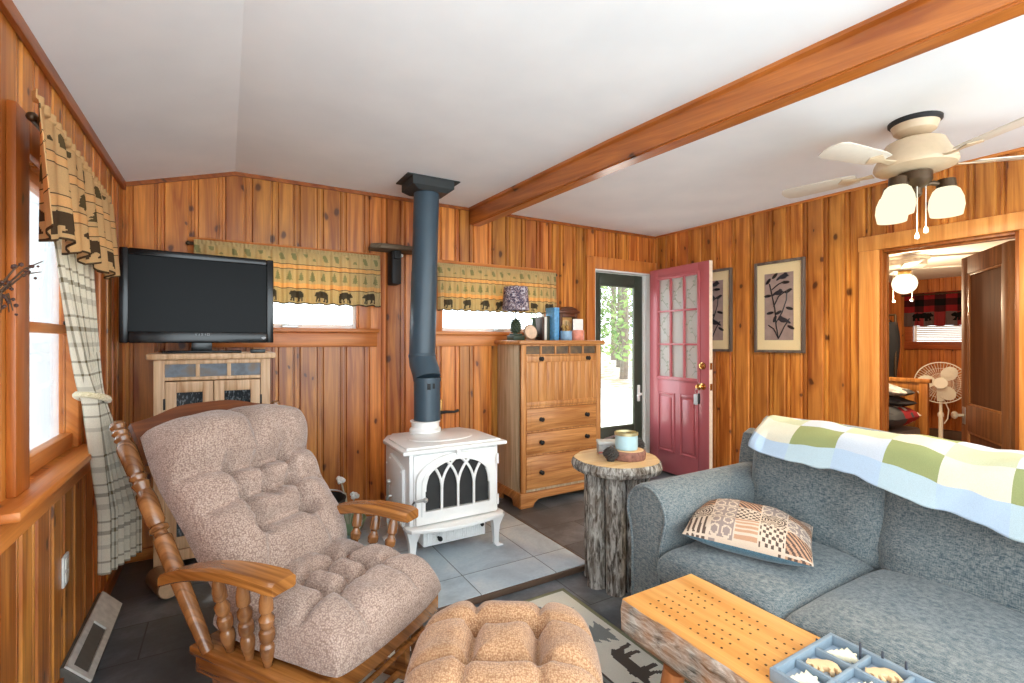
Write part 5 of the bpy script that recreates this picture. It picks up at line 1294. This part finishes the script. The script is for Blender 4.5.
for b_, nm, mt in ((b1, 'print_front', CLOTH), (b2, 'teal_back', TEALF)):
    bmesh.ops.transform(b_, matrix=PM, verts=list(b_.verts)); obj(nm, b_, mt, pw, world=True, angle=3)

# throw blanket over the back
def blanket_pt(s, t):
    # s along Y (far -> near), t from front hem over the back to rear hem
    y = lerp(1.33, -.55, s)
    hem = lerp(.835, .715, min(1, s * 2.2)) + .012 * math.sin(y * 9)
    path = [(2.035, hem), (2.06, .84), (2.11, .905), (2.22, .94), (2.34, .91), (2.455, .84), (2.462, .62)]
    if hem > .82: path[1] = (2.05, .86)
    L_ = [0]
    for a, b_ in zip(path, path[1:]): L_.append(L_[-1] + math.hypot(b_[0] - a[0], b_[1] - a[1]))
    d_ = t * L_[-1]
    for i in range(len(path) - 1):
        if d_ <= L_[i + 1] + 1e-9:
            k = (d_ - L_[i]) / (L_[i + 1] - L_[i])
            # catmull-rom
            p = [Vector(path[max(0, min(len(path) - 1, i + j))]) for j in (-1, 0, 1, 2)]
            q_ = .5 * (2 * p[1] + (p[2] - p[0]) * k + (2 * p[0] - 5 * p[1] + 4 * p[2] - p[3]) * k * k + (3 * p[1] - p[0] - 3 * p[2] + p[3]) * k ** 3)
            break
    w = .014 * noise.noise(Vector((y * 6, d_ * 5, 2))) + .005 * math.sin(y * 14 + d_ * 9) + .008 * noise.noise(Vector((y * 15 + d_ * 8, d_ * 9, 7)))
    return Vector((q_.x - .006 + w * .6 - .01, y, q_.y + w + .006))
def blanket_col(s, t):
    G, Wt, Bl, Pg = srgb(150, 156, 104), srgb(218, 211, 190), srgb(178, 196, 214), srgb(192, 196, 164)
    i, j = int(s * 1.91 / .17), int(t * .98 / .135 + .15)
    if i % 2 == 0 and j % 2 == 0: return Pg if j else Bl
    if i % 2 == 1 and j % 2 == 1: return G
    if j == 0: return srgb(184, 202, 208)
    return Wt if (i + j) % 4 < 2 else srgb(198, 204, 212)
bm = bm_new(); grid(bm, blanket_pt, 150, 70, blanket_col)
single('throw_blanket', bm, CLOTH, 'green and white checked blanket draped over the sofa back', 'blanket', (2.2, .4, .9), solid=.008, angle=3)

# ------------------------------------------------------------------ coffee slab bench + game
ct = thing('slab_coffee_table', 'half-log coffee table with bark sides and drilled game board top', 'coffee table', (1.27, .55, 0))
TX0, TX1, TY0, TY1, TT = 1.122, 1.462, -.12, 1.185, .455
def prof(y):
    wob = .010 * noise.noise(Vector((0, y * 5, 1))); wob2 = .010 * noise.noise(Vector((4, y * 5, 1)))
    return [(TX0 + wob, TT - .002), (TX0 - .008 + wob, TT - .03), (TX0 + .0 + wob, TT - .10), (TX0 + .05, TT - .155), (TX0 + .12, TT - .175), (TX1 - .12, TT - .175), (TX1 - .05, TT - .155), (TX1 + wob2, TT - .10), (TX1 + .008 + wob2, TT - .03), (TX1 + wob2, TT - .002)]
bm = bm_new(); n = 50; vs = []
for i in range(n + 1):
    y = lerp(TY1, TY0, i / n); vs.append([bm.verts.new((x_ + .006 * noise.noise(Vector((x_ * 30, y * 18, z_ * 30))), y, z_)) for x_, z_ in prof(y)])
for a, b_ in zip(vs, vs[1:]):
    for k in range(9): bm.faces.new((a[k], a[k + 1], b_[k + 1], b_[k]))
bm.faces.new(vs[0]); bm.faces.new(vs[-1]); bmesh.ops.recalc_face_normals(bm, faces=list(bm.faces)); obj('bark_side', bm, BARKS, ct, world=True)
bm = bm_new(); vs = []
for i in range(n + 1):
    y = lerp(TY1, TY0, i / n); p = prof(y); vs.append([bm.verts.new((p[0][0], y, TT - .004)), bm.verts.new((p[0][0] + .004, y, TT)), bm.verts.new((p[9][0] - .004, y, TT)), bm.verts.new((p[9][0], y, TT - .004))])
for a, b_ in zip(vs, vs[1:]):
    for k in range(3): bm.faces.new((a[k], a[k + 1], b_[k + 1], b_[k]))
bm.faces.new(vs[0]); bm.faces.new(vs[-1]); bmesh.ops.recalc_face_normals(bm, faces=list(bm.faces))
for r_ in range(6):
    for c_ in range(26):
        if c_ % 6 == 5: continue
        xx = TX0 + .055 + (r_ + .5 * (r_ // 3)) * .037; yy_ = TY1 - .07 - c_ * .026
        if yy_ < .70: continue
        add_lathe(bm, [(.0036, TT - .002), (.0036, TT + .0006)], 8, Matrix.Translation((xx, yy_, 0)), mi=1)
obj('polished_top', bm, [SLABTOP, plain('peg_hole', srgb(74, 44, 22), .8)], ct, world=True, label='smooth drilled pine top')
for x_, y_ in ((1.18, 1.02), (1.37, 1.02), (1.18, .05), (1.37, .05)):
    bm = bm_new(); add_tube(bm, [(x_ + (.03 if x_ > 1.27 else -.03), y_ + (.05 if y_ > .5 else -.05), 0), (x_, y_, .30)], [.024, .034], 14); obj('leg', bm, wood('peg_leg', srgb(206, 136, 84), srgb(160, 96, 52), 'Z'), ct, world=True)
gb = thing('game_tray', 'blue-grey wooden compartment tray on the slab coffee table', 'game tray', (1.30, .57, TT + .001), 0)
GX0, GX1, GY0, GY1, GZ = 1.165, 1.455, .42, .712, TT + .001
obj('frame', boxes([(GX0, GX0 + .012, GY0, GY1, GZ, GZ + .032), (GX1 - .012, GX1, GY0, GY1, GZ, GZ + .032), (GX0 + .012, GX1 - .012, GY0, GY0 + .012, GZ, GZ + .032), (GX0 + .012, GX1 - .012, GY1 - .012, GY1, GZ, GZ + .032)], .002), TRAYBLUE, gb, world=True)
obj('bottom', boxes([(GX0 + .01, GX1 - .01, GY0 + .01, GY1 - .01, GZ, GZ + .006)]), plain('tray_inner', srgb(150, 164, 178), .7), gb, world=True)
cs = (GX1 - GX0 - .012) / 3
obj('divider', boxes([(GX0 + .006 + cs * k - .005, GX0 + .006 + cs * k + .005, GY0 + .012, GY1 - .012, GZ + .006, GZ + .028) for k in (1, 2)] + [(GX0 + .012, GX1 - .012, GY0 + .006 + cs * k - .005, GY0 + .006 + cs * k + .005, GZ + .006, GZ + .0275) for k in (1, 2)], .002), TRAYBLUE, gb, world=True)
def piece(col, row, kind, mat, name, label, rot):
    cx_, cy_ = GX0 + .006 + cs * (col + .5), GY1 - .006 - cs * (row + .5)
    bm = bm_new(); P_ = PINE if kind == 'tree' else BEAR; w_, h_ = (.062, .074) if kind == 'tree' else (.078, .050)
    add_prism(bm, [((a - .5) * w_, (b_ - .5) * h_) for a, b_ in P_], 0, .014, 'XY', .0012, Matrix.Rotation(rot, 4, 'Z'))
    single(name, bm, mat, label, 'game piece', (cx_, cy_, GZ + .0065), 0, 'wooden game pieces in the tray', world=False)
piece(2, 0, 'tree', CREAMCUT, 'tree_piece', 'cream tree game piece in the tray corner nearest the sofa', .9)
piece(1, 0, 'bear', TANCUT, 'bear_piece', 'tan bear game piece in the middle of the tray end row', -.7)
piece(0, 0, 'tree', CREAMCUT, 'tree_piece', 'cream tree game piece in the tray corner nearest the ottoman', 1.1)
piece(2, 1, 'bear', TANCUT, 'bear_piece', 'tan bear game piece beside the sofa edge of the tray, below the cream tree', -.6)
piece(1, 1, 'tree', CREAMCUT, 'tree_piece', 'cream tree game piece in the centre of the tray', .8)
for nm, lab, x_, y_, h_, r_ in (('game_peg', 'tall dark peg standing by the tray edge', 1.425, .625, .05, .0028), ('game_peg', 'short dark peg standing at the far tray corner', 1.415, .728, .016, .003), ('game_peg', 'short dark peg at the near right tray edge', 1.4515, .535, .018, .003), ('game_peg', 'short dark peg between the tray and the table edge nearest the sofa', 1.4515, .585, .016, .003)):
    z_ = TT + .0008 if nm and not (GX0 < x_ < GX1 and GY0 < y_ < GY1) else GZ + .0066
    bm = bm_new(); add_lathe(bm, [(r_, 0), (r_, h_), (r_ * .6, h_ + .002)], 10); single(nm, bm, DARKPEG, lab, 'peg', (x_ if x_ < 1.44 else 1.4505 - .014, y_, z_) if not x_ > 1.445 else (1.4492, y_, GZ + .0325), 0, world=False)

# ------------------------------------------------------------------ rug
ra = math.atan2(1.242 - 2.044, 1.521 - 1.518)
RX1, RY1 = 1.52, 2.045; RW, RL = 1.55, 2.2
RUGM = Motifs(); CR, OL, DK, GR = srgb(222, 219, 206), srgb(132, 132, 106), srgb(86, 78, 72), srgb(134, 138, 136)
# rug coords: a from right edge leftwards, b from far edge toward camera
def rm(poly, a, b_, w_, h_, c, rot=0, flip=False): RUGM.add(poly, a, b_, w_, h_, c, flip, rot)
LEAF = [(.5, 0), (.62, .2), (.85, .45), (.95, .75), (.8, 1), (.55, .9), (.45, .6), (.42, .3)]
PINE2 = PINE
rm(LEAF, .22, .13, .07, .11, GR, 3.6); rm(LEAF, .30, .12, .07, .11, GR, 2.6); rm([(0, 0), (1, .1), (1, .3), (0, .2)], .18, .205, .22, .05, GR, .1)
rm(PINE2, .13, .40, .20, .19, GR, PI / 2 + PI); rm(MOOSE, .125, .66, .30, .17, DK, -PI / 2); rm(PINE2, .13, .92, .20, .19, GR, PI / 2 + PI)
rm(MOOSE, .125, 1.2, .30, .17, DK, -PI / 2)
rm(PINE2, .62, .13, .20, .19, GR, PI); rm(MOOSE, .90, .13, .28, .17, DK, PI); rm(PINE2, 1.18, .13, .20, .19, GR, PI); rm(MOOSE, 1.42, .15, .2, .2, DK, PI)
rm(MOOSE, 1.42, .5, .30, .17, srgb(120, 100, 80), PI / 2, True); rm(MOOSE, 1.42, 1.0, .30, .17, srgb(120, 100, 80), PI / 2, True)
def rug_col(s, t):
    a, b_ = s * RW, t * RL
    e_ = min(a, b_, RW - a, RL - b_)
    if e_ < .022: return OL
    c = RUGM.at(a, b_)
    if c: return c
    if e_ < .255: return CR
    if e_ < .268: return DK
    if e_ < .285: return GR
    if e_ < .300: return DK
    if e_ < .42:
        k = (a if e_ != min(a, RW - a) else b_)
        return DK if (k % .045) < .008 else srgb(150, 146, 136)
    if e_ < .435: return DK
    return srgb(170, 164, 150)
def rug_pt(s, t): return Vector((RX1 - s * RW, RY1 - t * RL, .006 + .0015 * noise.noise(Vector((s * 6, t * 6, 0)))))
bm = bm_new(); grid(bm, rug_pt, 290, 400, rug_col)
single('area_rug', bm, CLOTH, 'cream lodge rug with moose and pine tree border on the floor', 'rug', (RX1 - RW / 2, RY1 - RL / 2, 0), solid=.008, angle=3)

# ------------------------------------------------------------------ glider rocking chair
ga = math.atan2(.57, .82)
GO = (.403, 1.74, 0)
gl = thing('glider_chair', 'oak glider rocking chair with tufted taupe cushions', 'rocking chair', GO, ga)
# local x: chair width, -y: front, +y: back
PZ = .345
bm = bm_new(); add_box(bm, -.365, -.235, -.155, .36, PZ - .03, PZ, .008); add_box(bm, .13, .26, -.155, .36, PZ - .03, PZ, .008)
add_box(bm, -.362, .257, -.165, -.125, PZ - .085, PZ + .002, .008); add_box(bm, -.235, .13, .32, .358, PZ - .06, PZ, .006)
add_box(bm, -.35, -.32, -.13, .35, PZ - .09, PZ - .028, .004); add_box(bm, .22, .25, -.13, .35, PZ - .09, PZ - .028, .004); add_box(bm, -.24, .14, -.13, .33, PZ - .026, PZ - .008)
obj('seat_frame', bm, CHAIRW, gl)
SPIN = [(0, .012), (.10, .016), (.22, .022), (.30, .020), (.33, .013), (.36, .013), (.38, .021), (.46, .023), (.50, .020), (.52, .013), (.55, .013), (.57, .020), (.65, .022), (.70, .014), (.73, .013), (.76, .02), (.88, .019), (1.0, .012)]
ARMZ = .60
for s, xb, xf, xr in ((-1, -.325, -.35, -.415), (1, .19, .25, .20)):
    for y_ in (.05, .13, .215):
        bm = bm_new(); k = (y_ - .03) / .36
        add_turned(bm, (xb, y_, PZ - .005), (lerp(xf, xr, k) + (.0 if s > 0 else -.02), y_ - (.05 if s < 0 else .01), ARMZ - .004 + .015 * math.sin(PI * k)), SPIN); obj('spindle', bm, CHAIRW_Z, gl)
    # arm rest: curved slab
    bm = bm_new(); n = 18; vs = []
    for i in range(n + 1):
        k = i / n; y_ = lerp(-.045, .38, k); x_ = lerp(xf, xr, k); z_ = ARMZ + .028 * math.sin(PI * (.15 + .8 * k)) - .03 * k ** 3; hw = lerp(.050, .028, k) * (1 if i else .8)
        if i == 0: z_ -= .002
        vs.append([bm.verts.new((x_ + dx, y_, z_ + dz)) for dx, dz in ((-hw, -.012), (-hw, .012), (-hw + .008, .02), (hw - .008, .02), (hw, .012), (hw, -.012), (hw - .006, -.017), (-hw + .006, -.017))])
    for a, b_ in zip(vs, vs[1:]):
        for j in range(8): bm.faces.new((a[j], a[(j + 1) % 8], b_[(j + 1) % 8], b_[j]))
    bm.faces.new(vs[0]); bm.faces.new(vs[-1]); bmesh.ops.recalc_face_normals(bm, faces=list(bm.faces)); obj('arm_rest', bm, CHAIRW, gl)
    # rear post
    PR = [(0, .018), (.1, .022), (.30, .026), (.46, .028), (.47, .020), (.485, .020), (.49, .029), (.505, .029), (.515, .021), (.53, .027), (.62, .030), (.66, .026), (.67, .019), (.70, .028), (.715, .020), (.73, .028), (.745, .021), (.76, .027), (.87, .030), (.90, .020), (.915, .026), (.93, .020), (.945, .026), (.96, .019), (.975, .025), (.99, .022), (1.0, .012)]
    xb2, xt2 = (-.35, -.335) if s < 0 else (.26, .32)
    bm = bm_new(); add_turned(bm, (xb2, .285, PZ - .01), (xt2, .82, 1.01), PR, 18); obj('back_post', bm, CHAIRW_Z, gl)
# crest rail + slats
def backpt(u, v, off=0.0):  # u across, v 0..1 up the back, off forwards
    y0_, z0_, y1_, z1_ = .30, .37, .80, .985
    L_ = math.hypot(y1_ - y0_, z1_ - z0_); ny, nz = -(z1_ - z0_) / L_, (y1_ - y0_) / L_
    return Vector((u, lerp(y0_, y1_, v) + ny * off, lerp(z0_, z1_, v) + nz * off))
bm = bm_new()
b = bmesh.new(); n = 20; fr = []
for i in range(n + 1):
    u = lerp(-.30, .30, i / n); k = (u / .30)
    vt = 1.035 + .050 * math.exp(-(k / .62) ** 4) - .02 * abs(k) ** 4; vb = .80
    fr.append([b.verts.new(backpt(u, v_, o_)) for v_, o_ in ((vb, -.012), (vt, -.012), (vt, .012), (vb, .012))])
for a, c_ in zip(fr, fr[1:]):
    for j in range(4): b.faces.new((a[j], a[(j + 1) % 4], c_[(j + 1) % 4], c_[j]))
b.faces.new(fr[0]); b.faces.new(fr[-1]); bmesh.ops.recalc_face_normals(b, faces=list(b.faces)); merge(bm, b); obj('crest_rail', bm, CRESTW, gl)
for k in range(5):
    u = -.2 + .1 * k; bm = bm_new(); add_tube(bm, [backpt(u, .02), backpt(u, .5), backpt(u, .82)], [.012, .016, .012], 10); obj('back_spindle', bm, CHAIRW_Z, gl)
bm = bm_new(); add_tube(bm, [backpt(-.30, .03), backpt(.26, .03)], .018, 10); obj('lower_rail', bm, CHAIRW_Z, gl)
# back cushion
def fback(x, y, z): # x up the back, y across
    v_ = (x + .39) / .78 * .93 + .02
    roll = .06 * math.exp(-((x - .25) / .11) ** 2)
    return backpt(-.025 + y * (1 + .08 * max(0, min(1, (x + .05) / .25))), v_ * 1.0, .035 + z + (roll if z > 0 else 0))
creases = [((.33, -.95), (.24, -.4), .07, .42), ((.24, -.4), (.24, .4), .075, .6), ((.24, .4), (.33, .95), .07, .42), ((-.10, -.85), (-.06, -.36), .06, .34), ((-.06, -.36), (-.06, .36), .07, .6), ((-.06, .36), (-.10, .85), .06, .34), ((-.40, -.36), (-.40, .36), .07, .5),
           ((.24, -.40), (-.42, -.36), .07, .58), ((.24, .40), (-.42, .36), .07, .58), ((.24, .0), (-.06, .0), .07, .55), ((.97, -.02), (.24, .0), .06, .32), ((-.42, -.36), (-.8, -.5), .05, .25), ((-.42, .36), (-.8, .5), .05, .25)]
dips = [(.24, a, .11, .72) for a in (-.4, 0, .4)] + [(-.06, a, .11, .72) for a in (-.36, 0, .36)] + [(-.40, a, .11, .66) for a in (-.36, .36)]
bm = bm_new(); cushion(bm, .78, .555, .165, .03, q=.36, p=4.5, rc=.26, creases=creases, dips=dips, nu=100, nv=90, wrinkle=.012, wf=11, fn=fback, seed=8, qb=.5)
obj('back_cushion', bm, TAUPE, gl, angle=3)
# seat cushion
def fseat(x, y, z):
    return (-.055 + x * (1.0 + .0 * y), .055 + y, PZ + .045 + z - .02 * max(0, -(y + .12)) * 4 + .02 * max(0, y))
creases = [((-.85, -.40), (-.36, -.30), .06, .34), ((-.36, -.30), (.36, -.30), .07, .6), ((.36, -.30), (.85, -.40), .06, .34), ((-.8, .26), (.8, .26), .07, .55), ((-.36, -.30), (-.36, .8), .07, .58), ((.36, -.30), (.36, .8), .07, .58), ((0, -.30), (0, .26), .07, .5), ((-.36, -.3), (-.5, -.92), .05, .28), ((.36, -.3), (.45, -.92), .05, .28)]
dips = [(a, b_, .11, .72) for a in (-.36, .36, 0) for b_ in (-.30, .26)]
bm = bm_new(); cushion(bm, .55, .56, .14, .042, q=.34, p=5, rc=.22, creases=creases, dips=dips, nu=96, nv=96, wrinkle=.012, wf=12, fn=fseat, seed=3, qb=.4)
obj('seat_cushion', bm, TAUPE, gl, angle=3)
# glider base
bm = bm_new()
for x_ in (-.27, .20):
    add_box(bm, x_ - .02, x_ + .02, -.12, .42, .0, .05, .008); add_box(bm, x_ - .018, x_ + .018, -.06, -.01, .045, .24, .006); add_box(bm, x_ - .018, x_ + .018, .30, .35, .045, .24, .006); add_box(bm, x_ - .018, x_ + .018, -.06, .35, .22, .25, .006)
for y_, z_ in ((-.03, .03), (.32, .03), (.15, .235)): add_tube(bm, [(-.27, y_, z_), (.20, y_, z_)], .013, 10)
obj('glide_base', bm, CHAIRW, gl)
for x_, y_ in ((-.305, -.08), (.235, -.08), (-.305, .30), (.235, .30)):
    bm = bm_new(); add_prism(bm, [(y_ - .03, .27), (y_ + .03, .27), (y_ + .022, .20), (y_ + .03, .13), (y_ + .024, .085), (y_, .07), (y_ - .024, .085), (y_ - .03, .13), (y_ - .022, .20)], x_ - .009, x_ + .009, 'YZ', .004); obj('swing_link', bm, DARKDOOR, gl)
bm = bm_new(); add_tube(bm, [(-.35, -.115, .19), (.28, -.115, .19)], .010, 10); obj('front_dowel', bm, CHAIRW, gl)

# ------------------------------------------------------------------ ottoman
oa = math.atan2(-.55, .83)
ot = thing('ottoman', 'tan tufted gliding ottoman in front of the rocking chair', 'ottoman', (.685, 1.20, 0), oa)
creases = [((-.95, -.42), (-.34, -.34), .05, .26), ((-.34, -.34), (.34, -.34), .07, .6), ((.34, -.34), (.95, -.42), .05, .26), ((-.95, .42), (-.34, .34), .05, .26), ((-.34, .34), (.34, .34), .07, .6), ((.34, .34), (.95, .42), .05, .26),
           ((-.42, -.95), (-.34, -.34), .05, .26), ((-.34, -.34), (-.34, .34), .07, .6), ((-.34, .34), (-.42, .95), .05, .26), ((.42, -.95), (.34, -.34), .05, .26), ((.34, -.34), (.34, .34), .07, .6), ((.34, .34), (.42, .95), .05, .26)]
dips = [(a, b_, .11, .75) for a in (-.34, .34) for b_ in (-.34, .34)]
bm = bm_new(); cushion(bm, .55, .50, .155, .05, q=.34, p=4.2, rc=.34, creases=creases, dips=dips, nu=96, nv=96, wrinkle=.01, wf=12, seed=6, fn=lambda x, y, z: (x, y, .325 + z), qb=.4)
obj('cushion', bm, TAN, ot, angle=3)
bm = boxes([(-.20, .20, -.18, .18, .22, .288)], .008); obj('frame', bm, CHAIRW, ot)
for x_ in (-.15, .15):
    bm = boxes([(x_ - .018, x_ + .018, -.18, .18, .012, .05), (x_ - .016, x_ + .016, -.12, -.08, .045, .22), (x_ - .016, x_ + .016, .08, .12, .045, .22)], .005); obj('runner', bm, CHAIRW, ot)
bm = bm_new(); add_tube(bm, [(-.15, 0, .035), (.15, 0, .035)], .012, 10); obj('stretcher', bm, CHAIRW, ot)

# ------------------------------------------------------------------ outdoors
t = NT('yard_ground'); v = t.coord(); f = t.noise(v, .9, 5, .6); y_ = t.sep(v)[1]
leaf = t.math('MULTIPLY', t.math('GREATER_THAN', t.math('ADD', y_, t.math('MULTIPLY', f, 6.0)), 14.5), 1.0)
t.bsdf(t.mix(t.math('MULTIPLY', leaf, t.rng(t.noise(v, 3, 4), .35, .6, .2, 1)), t.mix(t.rng(f, .4, .65, 0, 1), srgb(240, 236, 228), srgb(206, 196, 180)), srgb(150, 124, 96)), .95); YARD = t.m
bm = bm_new()
def yard(s, t_):
    x_, y_2 = lerp(-30, 45, s), lerp(D + .13, 55, t_); return Vector((x_, y_2, -.25 + .10 * noise.noise(Vector((x_ * .3, y_2 * .3, 0))) + max(0, y_2 - 10) * .035))
grid(bm, yard, 60, 50); obj('ground', bm, YARD, kind='structure', angle=3)
t = NT('tree_leaf'); f = t.noise(t.coord(), .7, 4); 
b_ = t.bsdf(t.mix(t.rng(f, .35, .65, 0, 1), srgb(72, 98, 44), srgb(134, 154, 84)), .7); LEAFM = t.m
TRUNKM = plain('trunk_grey', srgb(116, 106, 94), .9, var=.3, scale=6)
rr = random.Random(17)
spots = [(x_ + .17 * y_2, y_2, h_, r_) for x_, y_2, h_, r_ in [(8.2, 12.2, 7, .20), (10.6, 13.5, 8, .16), (9.4, 16.0, 9, .24), (12.4, 15.8, 8, .18), (11.2, 18.5, 10, .22), (14.0, 18.2, 9, .2), (13.2, 22.5, 11, .26), (16.4, 22.0, 10, .22), (17.5, 26.5, 12, .25), (14.8, 27.0, 12, .25)]]
TL = ['pale-trunked leafy tree nearest the storm door glass', 'slim leafy tree second nearest outside the door', 'thick leafy tree in the second row outside', 'leafy tree right of centre in the yard', 'leafy tree at the centre of the far grove', 'leafy tree at the right of the grove', 'tall leafy tree far back in the grove', 'far right leafy tree at the back of the yard', 'farthest leafy tree at right behind the others', 'farthest leafy tree at left behind the others']
for (x_, y_2, h_, r_), lab in zip(spots, TL):
    zg = -.25 + max(0, y_2 - 10) * .035 - .1
    tr = thing('yard_tree', lab, 'tree', (x_, y_2, zg), 0, None and 'trees outside the open door')
    bm = bm_new(); pts = [(.12 * noise.noise(Vector((x_, k, 0))) , .12 * noise.noise(Vector((y_2, k, 5))), h_ * k / 6) for k in range(7)]
    add_tube(bm, pts, [r_ * (1 - .12 * k) for k in range(7)], 9)
    for k in range(7):
        a = rr.uniform(0, 6.28); z_ = h_ * rr.uniform(.25, .8); l_ = rr.uniform(.8, 1.6); add_tube(bm, [(0, 0, z_), (l_ * .6 * math.cos(a), l_ * .6 * math.sin(a), z_ + .4), (l_ * math.cos(a), l_ * math.sin(a), z_ + .6)], [.05, .03, .015], 5)
    obj('trunk', bm, TRUNKM, tr)
    bm = bm_new()
    for k in range(1300):
        a = rr.uniform(0, 6.28); z_ = h_ * rr.uniform(.12, 1.0); rad_ = rr.uniform(.3, 1.0) ** .6 * 1.9 * (1.1 - .5 * z_ / h_)
        c_ = Vector((rad_ * math.cos(a), rad_ * math.sin(a), z_)); s_ = rr.uniform(.06, .15)
        q_ = Vector((rr.uniform(-1, 1), rr.uniform(-1, 1), rr.uniform(-1, 1))).normalized(); w_ = q_.orthogonal().normalized()
        vv = [bm.verts.new(c_ + (q_ * i + w_ * j) * s_) for i, j in ((1, 0), (0, .5), (-1, 0), (0, -.5))]; bm.faces.new(vv)
    obj('foliage', bm, LEAFM, tr, smooth=False)

# ------------------------------------------------------------------ light, world, camera
w = bpy.data.worlds.new('sky'); SC.world = w; w.use_nodes = True
bg = w.node_tree.nodes['Background']; bg.inputs[0].default_value = (.83, .94, 1.0, 1); bg.inputs[1].default_value = 5.3
su = bpy.data.lights.new('sun', 'SUN'); su.energy = 3.0; su.angle = .03; su.color = (1, .95, .86)
o = bpy.data.objects.new('sun', su); COL.objects.link(o); o.rotation_euler = (math.radians(-22), math.radians(24), 0); o.location = (0, 10, 8)

cam = bpy.data.cameras.new('camera'); co = bpy.data.objects.new('camera', cam); COL.objects.link(co)
cam.sensor_fit = 'HORIZONTAL'; cam.sensor_width = 36.0; cam.lens = 484 / 1024 * 36.0; cam.clip_start = .05; cam.clip_end = 200
co.location = (0, 0, 1.3); co.rotation_euler = (PI / 2, 0, -math.atan2(286, 484))
SC.camera = co
SC.view_settings.view_transform = 'Standard'; SC.view_settings.look = 'None'; SC.view_settings.gamma = 1; SC.view_settings.use_curve_mapping = False
SC.view_settings.exposure = 0.12
SC.cycles.use_denoising = True
SC.cycles.max_bounces = 10; SC.cycles.diffuse_bounces = 5; SC.cycles.transparent_max_bounces = 16
SC.cycles.caustics_reflective = False; SC.cycles.caustics_refractive = False; SC.cycles.sample_clamp_indirect = 4
